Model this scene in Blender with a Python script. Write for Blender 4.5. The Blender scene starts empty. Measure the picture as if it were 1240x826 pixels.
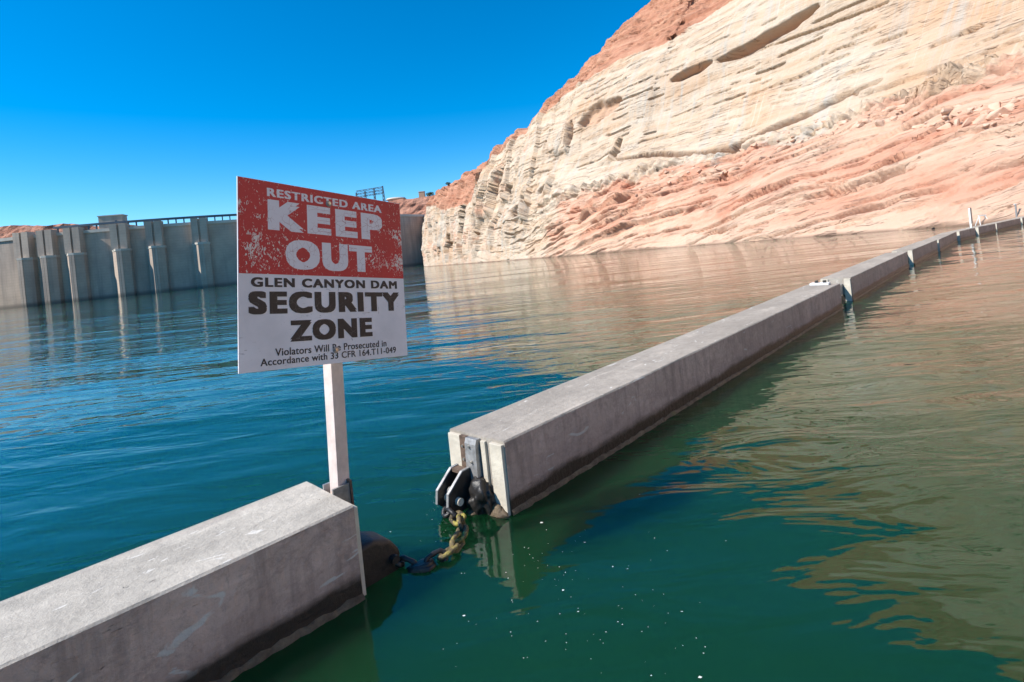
import bpy, bmesh, math, random
import numpy as np
from mathutils import Vector, Matrix

# ------------------------------------------------------------------ camera, sky, sun, exposure
sc = bpy.context.scene
COL = sc.collection
CAM_H = 2.0                                   # eye height above the water, metres
F, CX, CY = 640.0, 620.0, 307.2               # focal length and principal point in photo pixels (1240 wide)
ROLL = math.atan(.1045); CR, SR = math.cos(ROLL), math.sin(ROLL)
cd = bpy.data.cameras.new('camera'); cam = bpy.data.objects.new('camera', cd); COL.objects.link(cam)
cd.sensor_fit = 'HORIZONTAL'; cd.sensor_width = 36; cd.lens = 36 * F / 1240
cd.shift_y = -(413 - CY) / 1240
cd.clip_start = .05; cd.clip_end = 20000
cam.matrix_world = Matrix(((CR, SR, 0, 0), (0, 0, -1, 0), (-SR, CR, 0, CAM_H), (0, 0, 0, 1)))
sc.camera = cam

SUN_DIR = Vector((-.95, -.31, 0)).normalized()
SUN_EL = math.radians(43)
w = bpy.data.worlds.new('World'); sc.world = w; w.use_nodes = True
nt = w.node_tree
bg = nt.nodes['Background']
sky = nt.nodes.new('ShaderNodeTexSky'); sky.sky_type = 'NISHITA'; sky.sun_disc = False
sky.sun_elevation = SUN_EL
sky.sun_rotation = math.atan2(SUN_DIR.x, SUN_DIR.y)
sky.altitude = 1100; sky.air_density = 1.0; sky.dust_density = .0; sky.ozone_density = 3.0
hs = nt.nodes.new('ShaderNodeHueSaturation'); hs.inputs['Saturation'].default_value = 1.5
hs.inputs['Hue'].default_value = .496
nt.links.new(sky.outputs[0], hs.inputs['Color']); nt.links.new(hs.outputs[0], bg.inputs[0])
bg.inputs[1].default_value = .108
sl = bpy.data.lights.new('sun', 'SUN'); sun = bpy.data.objects.new('sun', sl); COL.objects.link(sun)
sl.energy = 4.0; sl.angle = math.radians(.53); sl.color = (1, .95, .87)
sd = Vector((SUN_DIR.x * math.cos(SUN_EL), SUN_DIR.y * math.cos(SUN_EL), math.sin(SUN_EL)))
sun.rotation_euler = sd.to_track_quat('Z', 'Y').to_euler()
sun.location = (-40, -20, 60)
sc.view_settings.view_transform = 'Standard'; sc.view_settings.look = 'None'
sc.view_settings.gamma = 1; sc.view_settings.exposure = .88; sc.view_settings.use_curve_mapping = False
sc.render.engine = 'CYCLES'
sc.cycles.use_denoising = True
sc.cycles.max_bounces = 8; sc.cycles.diffuse_bounces = 3; sc.cycles.glossy_bounces = 4
sc.cycles.sample_clamp_indirect = 6

# ------------------------------------------------------------------ helpers
def ray(u, v):
    dx = (u - CX) / F; dy = -(v - CY) / F
    return Vector((dx * CR + dy * SR, 1, -dx * SR + dy * CR))
def atz(u, v, z):
    r = ray(u, v); return Vector((0, 0, CAM_H)) + r * ((z - CAM_H) / r.z)
def aty(u, v, y):
    return Vector((0, 0, CAM_H)) + ray(u, v) * y

def tag(o, label=None, cat=None, group=None, kind=None):
    if label: o['label'] = label
    if cat: o['category'] = cat
    if group: o['group'] = group
    if kind: o['kind'] = kind
    return o
def empty(name, loc=(0, 0, 0), mat=None):
    o = bpy.data.objects.new(name, None); COL.objects.link(o)
    if mat is not None: o.matrix_world = mat
    else: o.location = loc
    o.empty_display_size = .2
    return o
def link(name, me, m, parent=None, smooth=False):
    o = bpy.data.objects.new(name, me); COL.objects.link(o)
    if m is not None and not me.materials: me.materials.append(m)
    if parent is not None: o.parent = parent
    if smooth:
        me.polygons.foreach_set('use_smooth', np.ones(len(me.polygons), dtype=bool))
    return o
def obj(name, bm, m, parent=None, smooth=False):
    me = bpy.data.meshes.new(name); bmesh.ops.recalc_face_normals(bm, faces=bm.faces)
    bm.to_mesh(me); bm.free()
    return link(name, me, m, parent, smooth)
def add_box(bm, x0, x1, y0, y1, z0, z1, bev=0, M=None):
    vs = [bm.verts.new((x, y, z)) for x in (x0, x1) for y in (y0, y1) for z in (z0, z1)]
    fs = [bm.faces.new([vs[i] for i in q]) for q in ((0,1,3,2),(4,6,7,5),(0,4,5,1),(2,3,7,6),(0,2,6,4),(1,5,7,3))]
    if bev:
        es = list({e for f in fs for e in f.edges})
        r = bmesh.ops.bevel(bm, geom=es, offset=bev, segments=2, profile=.6, affect='EDGES')
        vs = [v for v in bm.verts if v.is_valid and (v in vs)] + list(r['verts'])
    if M is not None:
        bmesh.ops.transform(bm, matrix=M, verts=list({v for v in vs if v.is_valid}))
    return vs
def box(name, x0, x1, y0, y1, z0, z1, m, parent=None, bev=0):
    bm = bmesh.new(); add_box(bm, x0, x1, y0, y1, z0, z1, bev); return obj(name, bm, m, parent)
def add_bar(bm, a, b, r, n=6):
    a = Vector(a); b = Vector(b); d = b - a
    q = d.to_track_quat('Z', 'Y').to_matrix().to_4x4()
    M = Matrix.Translation((a + b) / 2) @ q
    bmesh.ops.create_cone(bm, cap_ends=True, segments=n, radius1=r, radius2=r, depth=d.length, matrix=M)
def add_poly(bm, pts, y0, y1):
    """prism of an (x, z) outline between y0 and y1"""
    a = [bm.verts.new((x, y0, z)) for x, z in pts]; b = [bm.verts.new((x, y1, z)) for x, z in pts]
    bm.faces.new(a); bm.faces.new(b[::-1])
    for i in range(len(pts)):
        j = (i + 1) % len(pts); bm.faces.new((a[i], b[i], b[j], a[j]))
def add_prism(bm, pts, z0, z1):
    a = [bm.verts.new((x, y, z0)) for x, y in pts]; b = [bm.verts.new((x, y, z1)) for x, y in pts]
    bm.faces.new(a); bm.faces.new(b[::-1])
    for i in range(len(pts)):
        j = (i + 1) % len(pts); bm.faces.new((a[i], b[i], b[j], a[j]))

# numpy noise
def _h(ix, iy, iz, seed):
    n = (ix.astype(np.int64) * 374761393 + iy.astype(np.int64) * 668265263 + iz.astype(np.int64) * 2147483647 + seed * 974711) & 0xffffffff
    n = ((n ^ (n >> 13)) * 1274126177) & 0xffffffff
    n = ((n ^ (n >> 15)) * 2246822519) & 0xffffffff
    return ((n ^ (n >> 16)) & 0xffffff).astype(np.float32) / np.float32(0xffffff)
def vnoise(x, y, z=None, seed=0):
    """value noise 0..1 in two or three dimensions"""
    x = np.asarray(x, np.float32); y = np.asarray(y, np.float32)
    ix = np.floor(x); iy = np.floor(y); fx = x - ix; fy = y - iy
    fx = fx * fx * fx * (fx * (fx * 6 - 15) + 10); fy = fy * fy * fy * (fy * (fy * 6 - 15) + 10)
    def lay(iz):
        a = _h(ix, iy, iz, seed); b = _h(ix + 1, iy, iz, seed); c = _h(ix, iy + 1, iz, seed); d = _h(ix + 1, iy + 1, iz, seed)
        return (a * (1 - fx) + b * fx) * (1 - fy) + (c * (1 - fx) + d * fx) * fy
    if z is None: return lay(np.zeros_like(ix))
    z = np.asarray(z, np.float32); iz = np.floor(z); fz = z - iz; fz = fz * fz * (3 - 2 * fz)
    return lay(iz) * (1 - fz) + lay(iz + 1) * fz
def fbm(x, y, z=None, oct=4, seed=0, gain=.5):
    t = 0; a = 1; n = 0
    for k in range(oct):
        f = 2.03 ** k
        t = t + a * (vnoise(x * f + 17 * k, y * f + 5 * k, None if z is None else z * f, seed + k) * 2 - 1); n += a; a *= gain
    return t / n
def sstep(a, b, x):
    t = np.clip((x - a) / (b - a), 0, 1); return t * t * (3 - 2 * t)
def rnd1(i, seed=0):
    return _h(np.asarray(i, np.float32), np.zeros_like(i, dtype=np.float32), np.zeros_like(i, dtype=np.float32), seed)

# material helpers
def mat(name):
    m = bpy.data.materials.new(name); m.use_nodes = True
    return m, m.node_tree, m.node_tree.nodes['Principled BSDF']
def N(nt, typ, **kw):
    n = nt.nodes.new(typ)
    for k, v in kw.items():
        if k.startswith('i_'):
            n.inputs[k[2:].replace('_', ' ')].default_value = v
        else: setattr(n, k, v)
    return n
def L(nt, a, b): nt.links.new(a, b)
def coords(nt, scale=(1, 1, 1), rot=(0, 0, 0), src='Object'):
    tc = N(nt, 'ShaderNodeTexCoord'); mp = N(nt, 'ShaderNodeMapping')
    mp.inputs['Scale'].default_value = scale; mp.inputs['Rotation'].default_value = rot
    L(nt, tc.outputs[src], mp.inputs[0]); return mp.outputs[0]
def noise(nt, vec, scale=1, detail=4, rough=.55, dist=0):
    n = N(nt, 'ShaderNodeTexNoise'); n.inputs['Scale'].default_value = scale; n.inputs['Detail'].default_value = detail
    n.inputs['Roughness'].default_value = rough; n.inputs['Distortion'].default_value = dist
    if vec is not None: L(nt, vec, n.inputs['Vector'])
    return n.outputs[0]
def ramp(nt, fac, stops, interp='LINEAR'):
    r = N(nt, 'ShaderNodeValToRGB'); r.color_ramp.interpolation = interp
    el = r.color_ramp.elements
    while len(el) < len(stops): el.new(.5)
    for e, (p, c) in zip(el, stops):
        e.position = p; e.color = (c, c, c, 1) if not isinstance(c, (tuple, list)) else (*c, 1)
    L(nt, fac, r.inputs[0]); return r.outputs[0]
def mix(nt, fac, a, b, blend='MIX'):
    m = N(nt, 'ShaderNodeMix', data_type='RGBA', blend_type=blend)
    for sock, v in ((m.inputs[0], fac), (m.inputs[6], a), (m.inputs[7], b)):
        if isinstance(v, (int, float)): sock.default_value = v
        elif isinstance(v, (tuple, list)): sock.default_value = (*v, 1)
        else: L(nt, v, sock)
    return m.outputs[2]
def math_(nt, op, a, b=0.0, clamp=False):
    m = N(nt, 'ShaderNodeMath', operation=op, use_clamp=clamp)
    for sock, v in ((m.inputs[0], a), (m.inputs[1], b)):
        if isinstance(v, (int, float)): sock.default_value = v
        else: L(nt, v, sock)
    return m.outputs[0]
def bump(nt, bsdf, height, strength=1, dist=.01):
    b = N(nt, 'ShaderNodeBump'); b.inputs['Strength'].default_value = strength; b.inputs['Distance'].default_value = dist
    L(nt, height, b.inputs['Height']); L(nt, b.outputs[0], bsdf.inputs['Normal']); return b
def simple(name, col, rough=.6, metal=0, var=.25, scale=6, bmp=.004, bscale=40):
    m, nt, b = mat(name)
    v = coords(nt)
    n = noise(nt, v, scale, 5, .6)
    c = mix(nt, ramp(nt, n, [(.3, 0.), (.7, 1.)]), tuple(x * (1 - var) for x in col), tuple(min(1, x * (1 + var)) for x in col))
    L(nt, c, b.inputs['Base Color']); b.inputs['Roughness'].default_value = rough; b.inputs['Metallic'].default_value = metal
    if bmp: bump(nt, b, noise(nt, v, bscale, 4, .6), 1, bmp)
    return m

# ------------------------------------------------------------------ materials
def make_rock():
    m, nt, b = mat('navajo_sandstone')
    def at(n): a = N(nt, 'ShaderNodeAttribute', attribute_name=n); return a.outputs['Fac']
    s, z, q, red, pink, tan = (at(k) for k in ('s', 'z', 'q', 'red', 'pink', 'tan'))
    def sv(a, sa, c, sc_):
        cb = N(nt, 'ShaderNodeCombineXYZ'); L(nt, math_(nt, 'MULTIPLY', a, sa), cb.inputs[0]); L(nt, math_(nt, 'MULTIPLY', c, sc_), cb.inputs[1]); return cb.outputs[0]
    o = coords(nt)
    big = noise(nt, o, .045, 5, .6)
    bed = noise(nt, sv(s, .035, q, .55), 1, 6, .65, .4)
    fine = noise(nt, sv(s, .25, q, 3.2), 1, 5, .7, .3)
    streak = noise(nt, sv(s, .55, z, .025), 1, 5, .65)
    streak2 = noise(nt, sv(s, 1.9, z, .05), 1, 4, .6)
    white = mix(nt, ramp(nt, bed, [(.35, 0.), (.65, 1.)]), (0.585, 0.482, 0.378), (0.517, 0.367, 0.249))
    white = mix(nt, math_(nt, 'MULTIPLY', ramp(nt, big, [(.5, 0.), (.72, 1.)]), .75), white, (0.542, 0.312, 0.176))
    smask = math_(nt, 'MULTIPLY', ramp(nt, streak, [(.5, 0.), (.64, 1.)]), ramp(nt, noise(nt, o, .03, 3), [(.42, 0.), (.6, 1.)]))
    white = mix(nt, math_(nt, 'MULTIPLY', smask, .8), white, (0.461, 0.436, 0.387))
    white = mix(nt, math_(nt, 'MULTIPLY', ramp(nt, streak2, [(.56, 0.), (.7, 1.)]), .35), white, (0.666, 0.612, 0.513))
    pk = mix(nt, ramp(nt, noise(nt, sv(s, .05, q, .28), 1, 7, .7, .6), [(.40, 0.), (.60, 1.)]), (0.564, 0.283, 0.188), (0.622, 0.419, 0.302))
    pk = mix(nt, ramp(nt, noise(nt, o, .12, 5, .65), [(.55, 0.), (.75, 1.)]), pk, (0.495, 0.193, 0.114))
    # pale dried mineral crust just above the water
    crust = math_(nt, 'SUBTRACT', 1.0, math_(nt, 'MULTIPLY', z, .22), True)
    pk = mix(nt, math_(nt, 'MULTIPLY', crust, .7), pk, (0.622, 0.436, 0.319))
    rd = mix(nt, ramp(nt, bed, [(.36, 0.), (.64, 1.)]), (0.387, 0.168, 0.102), (0.540, 0.292, 0.191))
    rd = mix(nt, ramp(nt, fine, [(.35, .5), (.5, 0.)]), rd, (0.311, 0.113, 0.069))
    # thin iron-dark laminae and hairline seams following the bedding
    ln1 = noise(nt, sv(s, .022, q, .42), 1, 5, .62, .25)
    lam = math_(nt, 'MULTIPLY', ramp(nt, math_(nt, 'FRACT', math_(nt, 'MULTIPLY', ln1, 9.0)), [(.0, 1.), (.05, 0.), (.97, 0.), (1., 1.)]), ramp(nt, noise(nt, sv(s, .05, z, .12), 1, 4, .6), [(.47, 0.), (.58, 1.)]))
    ln2 = noise(nt, sv(s, .06, q, 1.1), 1, 4, .6, .2)
    lam2 = math_(nt, 'MULTIPLY', ramp(nt, math_(nt, 'FRACT', math_(nt, 'MULTIPLY', ln2, 7.0)), [(.0, 1.), (.06, 0.), (.96, 0.), (1., 1.)]), ramp(nt, noise(nt, sv(s, .13, z, .3), 1, 3, .6), [(.5, 0.), (.6, 1.)]))
    edge = math_(nt, 'MULTIPLY', math_(nt, 'SUBTRACT', noise(nt, o, .16, 6, .7), .5), 1.3)
    pf = ramp(nt, math_(nt, 'ADD', pink, edge), [(.40, 0.), (.60, 1.)])
    c = mix(nt, pf, white, pk)
    c = mix(nt, ramp(nt, math_(nt, 'ADD', red, math_(nt, 'MULTIPLY', edge, .8)), [(.44, 0.), (.56, 1.)]), c, rd)
    c = mix(nt, math_(nt, 'MULTIPLY', math_(nt, 'MAXIMUM', lam, math_(nt, 'MULTIPLY', lam2, .8)), .62), c, (0.288, 0.147, 0.097))
    c = mix(nt, ramp(nt, noise(nt, o, .9, 8, .75), [(.30, .3), (.43, 0.)]), c, (0.380, 0.227, 0.148))
    c = mix(nt, math_(nt, 'SUBTRACT', 1.0, math_(nt, 'MULTIPLY', z, 2.4), True), c, (0.230, 0.147, 0.102))
    c = mix(nt, tan, c, (0.484, 0.283, 0.182))
    c = mix(nt, ramp(nt, fine, [(.3, .2), (.46, 0.)]), c, (0.403, 0.250, 0.171))
    L(nt, c, b.inputs['Base Color']); b.inputs['Roughness'].default_value = .9
    b.inputs['Specular IOR Level'].default_value = .2
    hgt = math_(nt, 'ADD', math_(nt, 'MULTIPLY', fine, .45), noise(nt, o, .9, 9, .74))
    hgt = math_(nt, 'SUBTRACT', hgt, math_(nt, 'MULTIPLY', math_(nt, 'MAXIMUM', lam, lam2), .6))
    bump(nt, b, hgt, 1.0, .40)
    return m
M_ROCK = make_rock()

def make_boulder():
    m, nt, b = mat('fallen_sandstone')
    o = coords(nt)
    c = mix(nt, ramp(nt, noise(nt, o, .6, 5), [(.35, 0.), (.65, 1.)]), (.60, .44, .33), (.60, .33, .22))
    L(nt, c, b.inputs['Base Color']); b.inputs['Roughness'].default_value = .9
    bump(nt, b, noise(nt, o, 2.5, 6, .65), .8, .15); return m
M_BOULDER = make_boulder()

def make_far():
    m, nt, b = mat('far_red_rock')
    o = coords(nt, (1, 1, 3))
    c = mix(nt, ramp(nt, noise(nt, o, .02, 7, .68), [(.38, 0.), (.62, 1.)]), (.30, .11, .07), (.50, .25, .17))
    L(nt, c, b.inputs['Base Color']); b.inputs['Roughness'].default_value = .95
    bump(nt, b, noise(nt, o, .06, 8, .7), 1, 6); return m
M_FAR = make_far()

def make_dam():
    m, nt, b = mat('dam_concrete')
    def at(n): a = N(nt, 'ShaderNodeAttribute', attribute_name=n); return a.outputs['Fac']
    o = coords(nt)
    sz = N(nt, 'ShaderNodeSeparateXYZ'); L(nt, o, sz.inputs[0])
    base = mix(nt, ramp(nt, noise(nt, o, .05, 6, .65), [(.35, 0.), (.65, 1.)]), (.40, .31, .245), (.53, .42, .33))
    v2 = coords(nt, (1, 1, .06))
    base = mix(nt, math_(nt, 'MULTIPLY', ramp(nt, noise(nt, v2, .22, 5, .6), [(.48, 0.), (.68, 1.)]), .6), base, (.27, .225, .19))
    lift = math_(nt, 'FRACT', math_(nt, 'DIVIDE', sz.outputs[2], 2.3))
    base = mix(nt, ramp(nt, lift, [(0., .35), (.08, 0.), (.93, 0.), (1., .35)]), base, (.22, .19, .17))
    base = mix(nt, ramp(nt, math_(nt, 'MULTIPLY', sz.outputs[2], .1), [(.12, .75), (.4, 0.)]), base, (.13, .11, .09))
    L(nt, base, b.inputs['Base Color']); b.inputs['Roughness'].default_value = .9
    return m
M_DAM = make_dam()
M_DAMPALE = simple('dam_pale_concrete', (.52, .47, .40), .85, var=.15, scale=.1, bmp=0)
M_STEELDARK = simple('dark_painted_steel', (.06, .09, .12), .6, bmp=0)

def make_boom(name, tint, grain=.45):
    m, nt, b = mat(name)
    tc = N(nt, 'ShaderNodeTexCoord'); o = tc.outputs['Object']
    geo = N(nt, 'ShaderNodeNewGeometry')
    sz = N(nt, 'ShaderNodeSeparateXYZ'); L(nt, o, sz.inputs[0])
    mp = N(nt, 'ShaderNodeMapping'); mp.inputs['Scale'].default_value = (.5, 1.4, 1.4); L(nt, o, mp.inputs[0])
    oi = N(nt, 'ShaderNodeObjectInfo')
    add = N(nt, 'ShaderNodeVectorMath', operation='ADD'); L(nt, mp.outputs[0], add.inputs[0])
    cmb = N(nt, 'ShaderNodeCombineXYZ'); L(nt, math_(nt, 'MULTIPLY', oi.outputs['Random'], 40.0), cmb.inputs[0]); L(nt, cmb.outputs[0], add.inputs[1])
    v = add.outputs[0]
    n1 = noise(nt, v, 1.3, 7, .62, .3)
    c = mix(nt, ramp(nt, n1, [(.34, 0.), (.64, 1.)]), tuple(.82 * t for t in tint), tuple(1.12 * t for t in tint))
    # chalky bird-lime and dried puddle marks
    n2 = noise(nt, v, 2.6, 6, .6, 1.2)
    c = mix(nt, ramp(nt, n2, [(.57, 0.), (.70, .75)]), c, tuple(min(.72, 1.35 * t) for t in tint))
    c = mix(nt, ramp(nt, noise(nt, v, 7, 5, .7, .5), [(.60, 0.), (.74, .55)]), c, tuple(.6 * t for t in tint))
    # coarse pitted grain
    gr = noise(nt, o, 16, 8, .78, .4)
    c = mix(nt, ramp(nt, gr, [(.30, .5 * grain), (.46, 0.)]), c, tuple(.5 * t for t in tint))
    c = mix(nt, ramp(nt, gr, [(.54, 0.), (.72, .6 * grain)]), c, tuple(min(.7, 1.35 * t) for t in tint))
    # broad dried-water stains
    st_ = noise(nt, v, .8, 5, .6, 1.8)
    c = mix(nt, ramp(nt, math_(nt, 'FRACT', math_(nt, 'MULTIPLY', st_, 4.0)), [(0., .45), (.10, 0.), (.8, 0.), (1., .22)]), c, tuple(.62 * t for t in tint))
    g3 = noise(nt, o, 5.5, 10, .8, .2)
    c = mix(nt, ramp(nt, g3, [(.36, .55 * grain), (.50, 0.)]), c, tuple(.48 * t for t in tint))
    # run-off streaks down the faces, chalky splashes on top
    mp3 = N(nt, 'ShaderNodeMapping'); mp3.inputs['Scale'].default_value = (7, 3, .7); L(nt, o, mp3.inputs[0])
    dr = noise(nt, mp3.outputs[0], 1.4, 5, .62)
    c = mix(nt, ramp(nt, dr, [(.53, 0.), (.68, .5 * grain)]), c, tuple(.45 * t for t in tint))
    c = mix(nt, ramp(nt, dr, [(.30, .4 * grain), (.42, 0.)]), c, tuple(min(.7, 1.3 * t) for t in tint))
    sp_ = noise(nt, v, 4.2, 4, .5, 2.5)
    c = mix(nt, ramp(nt, sp_, [(.66, 0.), (.70, .75)]), c, (.66, .63, .58))
    pat = noise(nt, v, .55, 4, .55, .6)
    c = mix(nt, ramp(nt, pat, [(.36, .45), (.52, 0.)]), c, tuple(.66 * t for t in tint))
    # scuffs: long thin scratches
    mp2 = N(nt, 'ShaderNodeMapping'); mp2.inputs['Scale'].default_value = (3, 3, 26); mp2.inputs['Rotation'].default_value = (0, .10, 0); L(nt, o, mp2.inputs[0])
    sc1 = noise(nt, mp2.outputs[0], 1.6, 5, .7, .8)
    scm = ramp(nt, sc1, [(.66, 0.), (.70, 1.)])
    c = mix(nt, math_(nt, 'MULTIPLY', scm, .5), c, tuple(.55 * t for t in tint))
    # wet, algae-dark zone at the waterline with an uneven upper edge
    edge = math_(nt, 'ADD', sz.outputs[2], math_(nt, 'MULTIPLY', math_(nt, 'SUBTRACT', noise(nt, v, 3, 5, .65), .5), .14))
    wet = ramp(nt, edge, [(.11, 1.), (.165, 0.)])
    wet2 = ramp(nt, edge, [(.06, 1.), (.34, 0.)])
    c = mix(nt, math_(nt, 'MULTIPLY', wet2, .35), c, (.16, .12, .10))
    c = mix(nt, math_(nt, 'MULTIPLY', wet, .94), c, (.014, .011, .008))
    L(nt, c, b.inputs['Base Color'])
    rr = mix(nt, wet, (.68, .68, .68), (.35, .35, .35)); L(nt, rr, b.inputs['Roughness'])
    b.inputs['Specular IOR Level'].default_value = .35
    h1 = math_(nt, 'ADD', math_(nt, 'MULTIPLY', noise(nt, o, 14, 8, .7), 1.0), math_(nt, 'MULTIPLY', scm, -.5))
    bump(nt, b, h1, .9, .016)
    return m
M_SIDE = make_boom('stained_shade_lifted_side', (.54, .385, .32), 1.0)  # stained sides; tint lifted and warmed to make up for dim bluish shade
M_BOOM = make_boom('weathered_boom_concrete', (.37, .325, .275))
M_BOOM_NEAR = make_boom('chalky_boom_concrete', (.43, .39, .335))
def make_crust():
    m, nt, b = mat('algae_crust')
    o = coords(nt)
    c = mix(nt, ramp(nt, noise(nt, o, 9, 6, .7), [(.35, 0.), (.65, 1.)]), (.055, .035, .02), (.20, .14, .08))
    c = mix(nt, ramp(nt, noise(nt, o, 3.3, 4), [(.62, 0.), (.75, .8)]), c, (.16, .17, .03))
    L(nt, c, b.inputs['Base Color']); b.inputs['Roughness'].default_value = .5
    bump(nt, b, noise(nt, o, 30, 6, .7), 1, .02); return m
M_CRUST = make_crust()
def make_chain():
    m, nt, b = mat('algae_covered_chain')
    o = coords(nt)
    c = mix(nt, ramp(nt, noise(nt, o, 14, 6, .7), [(.36, 0.), (.6, 1.)]), (.03, .022, .014), (.19, .14, .06))
    c = mix(nt, ramp(nt, noise(nt, o, 9, 4, .6), [(.54, 0.), (.64, .85)]), c, (.40, .33, .06))
    L(nt, c, b.inputs['Base Color']); b.inputs['Roughness'].default_value = .65
    bump(nt, b, noise(nt, o, 70, 5, .7), 1, .012); return m
M_CHAIN = make_chain()
M_BLACK = simple('tarred_black_iron', (.018, .016, .015), .45, var=.5, scale=12, bmp=.006, bscale=30)
M_RUBBER = simple('brown_black_rubber', (.02, .016, .014), .5, var=.4, scale=9, bmp=.006, bscale=25)
M_GREYIRON = simple('galvanised_iron', (.34, .33, .32), .5, .5, var=.3, scale=14, bmp=.002)
M_RUSTIRON = simple('rusted_iron', (.13, .085, .06), .7, .2, var=.45, scale=20, bmp=.003)
M_PANEL = simple('pale_end_panel', (.54, .48, .39), .7, var=.18, scale=5, bmp=.006, bscale=24)
M_POST = simple('white_painted_post', (.64, .52, .47), .55, var=.16, scale=9, bmp=.003, bscale=25)
M_WHITE = simple('white_paint', (.74, .73, .70), .5, var=.06, scale=4, bmp=0)
M_BOLT = simple('steel_bolt', (.55, .5, .42), .35, .8, bmp=0)

def make_sign(name, base, flake, heavy):
    m, nt, b = mat(name)
    o = coords(nt)
    sz = N(nt, 'ShaderNodeSeparateXYZ'); L(nt, o, sz.inputs[0])
    c = mix(nt, ramp(nt, noise(nt, o, 3, 5, .6), [(.3, 0.), (.7, 1.)]), tuple(x * .86 for x in base), tuple(min(1, x * 1.08) for x in base))
    fl = noise(nt, coords(nt, (1.7, 1, 1), (0, .5, 0)), 38, 5, .6, 1.4)
    if heavy:
        # flaking: strongest in a belt across the middle of the red field and towards both sides
        ax = math_(nt, 'ABSOLUTE', sz.outputs[0])
        side = ramp(nt, ax, [(.22, 0.), (.56, 1.)])
        belt = ramp(nt, math_(nt, 'ABSOLUTE', math_(nt, 'SUBTRACT', sz.outputs[2], .22)), [(.08, 1.), (.26, .1)])
        msk = math_(nt, 'MULTIPLY', math_(nt, 'ADD', math_(nt, 'MULTIPLY', side, .75), .25), belt)
        msk = math_(nt, 'MULTIPLY', msk, ramp(nt, noise(nt, o, 5.5, 4, .6), [(.44, 0.), (.58, 1.)]))
        thr = math_(nt, 'ADD', fl, math_(nt, 'MULTIPLY', msk, .19))
        f = ramp(nt, thr, [(.645, 0.), (.655, 1.)])
    else:
        f = math_(nt, 'MULTIPLY', ramp(nt, noise(nt, coords(nt, (1, 1, 5), (0, .9, 0)), 9, 5, .62, 2.2), [(.64, 0.), (.66, .85)]), ramp(nt, noise(nt, o, 3.1, 3), [(.48, 0.), (.56, 1.)]))
    c = mix(nt, f, c, flake)
    # a few thin dark scratches
    s2 = noise(nt, coords(nt, (6, 6, 1.7), (0, -.7, 0)), 5, 4, .6, .6)
    c = mix(nt, ramp(nt, s2, [(.70, 0.), (.72, .6)]), c, (.16, .12, .11))
    L(nt, c, b.inputs['Base Color']); b.inputs['Roughness'].default_value = .42
    bump(nt, b, f, .5, .001)
    return m
M_SIGNRED = make_sign('sign_red', (.60, .020, .028), (.80, .66, .60), True)
M_SIGNWHITE = make_sign('sign_white', (.86, .79, .80), (.42, .36, .33), False)
def make_letter(name, base, crack):
    m, nt, b = mat(name)
    o = coords(nt)
    vo = N(nt, 'ShaderNodeTexVoronoi', feature='DISTANCE_TO_EDGE'); vo.inputs['Scale'].default_value = 26
    nz = N(nt, 'ShaderNodeTexNoise'); nz.inputs['Scale'].default_value = 9
    va = N(nt, 'ShaderNodeVectorMath', operation='MULTIPLY_ADD'); L(nt, o, nz.inputs['Vector']); L(nt, nz.outputs['Color'], va.inputs[0]); va.inputs[1].default_value = (.06, .06, .06); L(nt, o, va.inputs[2]); L(nt, va.outputs[0], vo.inputs['Vector'])
    f = ramp(nt, vo.outputs[0], [(.012, 1.), (.03, 0.)])
    f = math_(nt, 'MULTIPLY', f, ramp(nt, noise(nt, o, 7, 4), [(.45, 0.), (.6, 1.)]))
    f2 = ramp(nt, noise(nt, o, 34, 4, .6, .8), [(.69, 0.), (.71, .8)])
    c = mix(nt, math_(nt, 'MAXIMUM', math_(nt, 'MULTIPLY', f, .8), f2), base, crack)
    L(nt, c, b.inputs['Base Color']); b.inputs['Roughness'].default_value = .45
    return m
M_LETW = make_letter('white_lettering', (.84, .75, .76), (.36, .07, .06))
M_LETB = make_letter('black_lettering', (.018, .017, .020), (.14, .13, .13))

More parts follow.
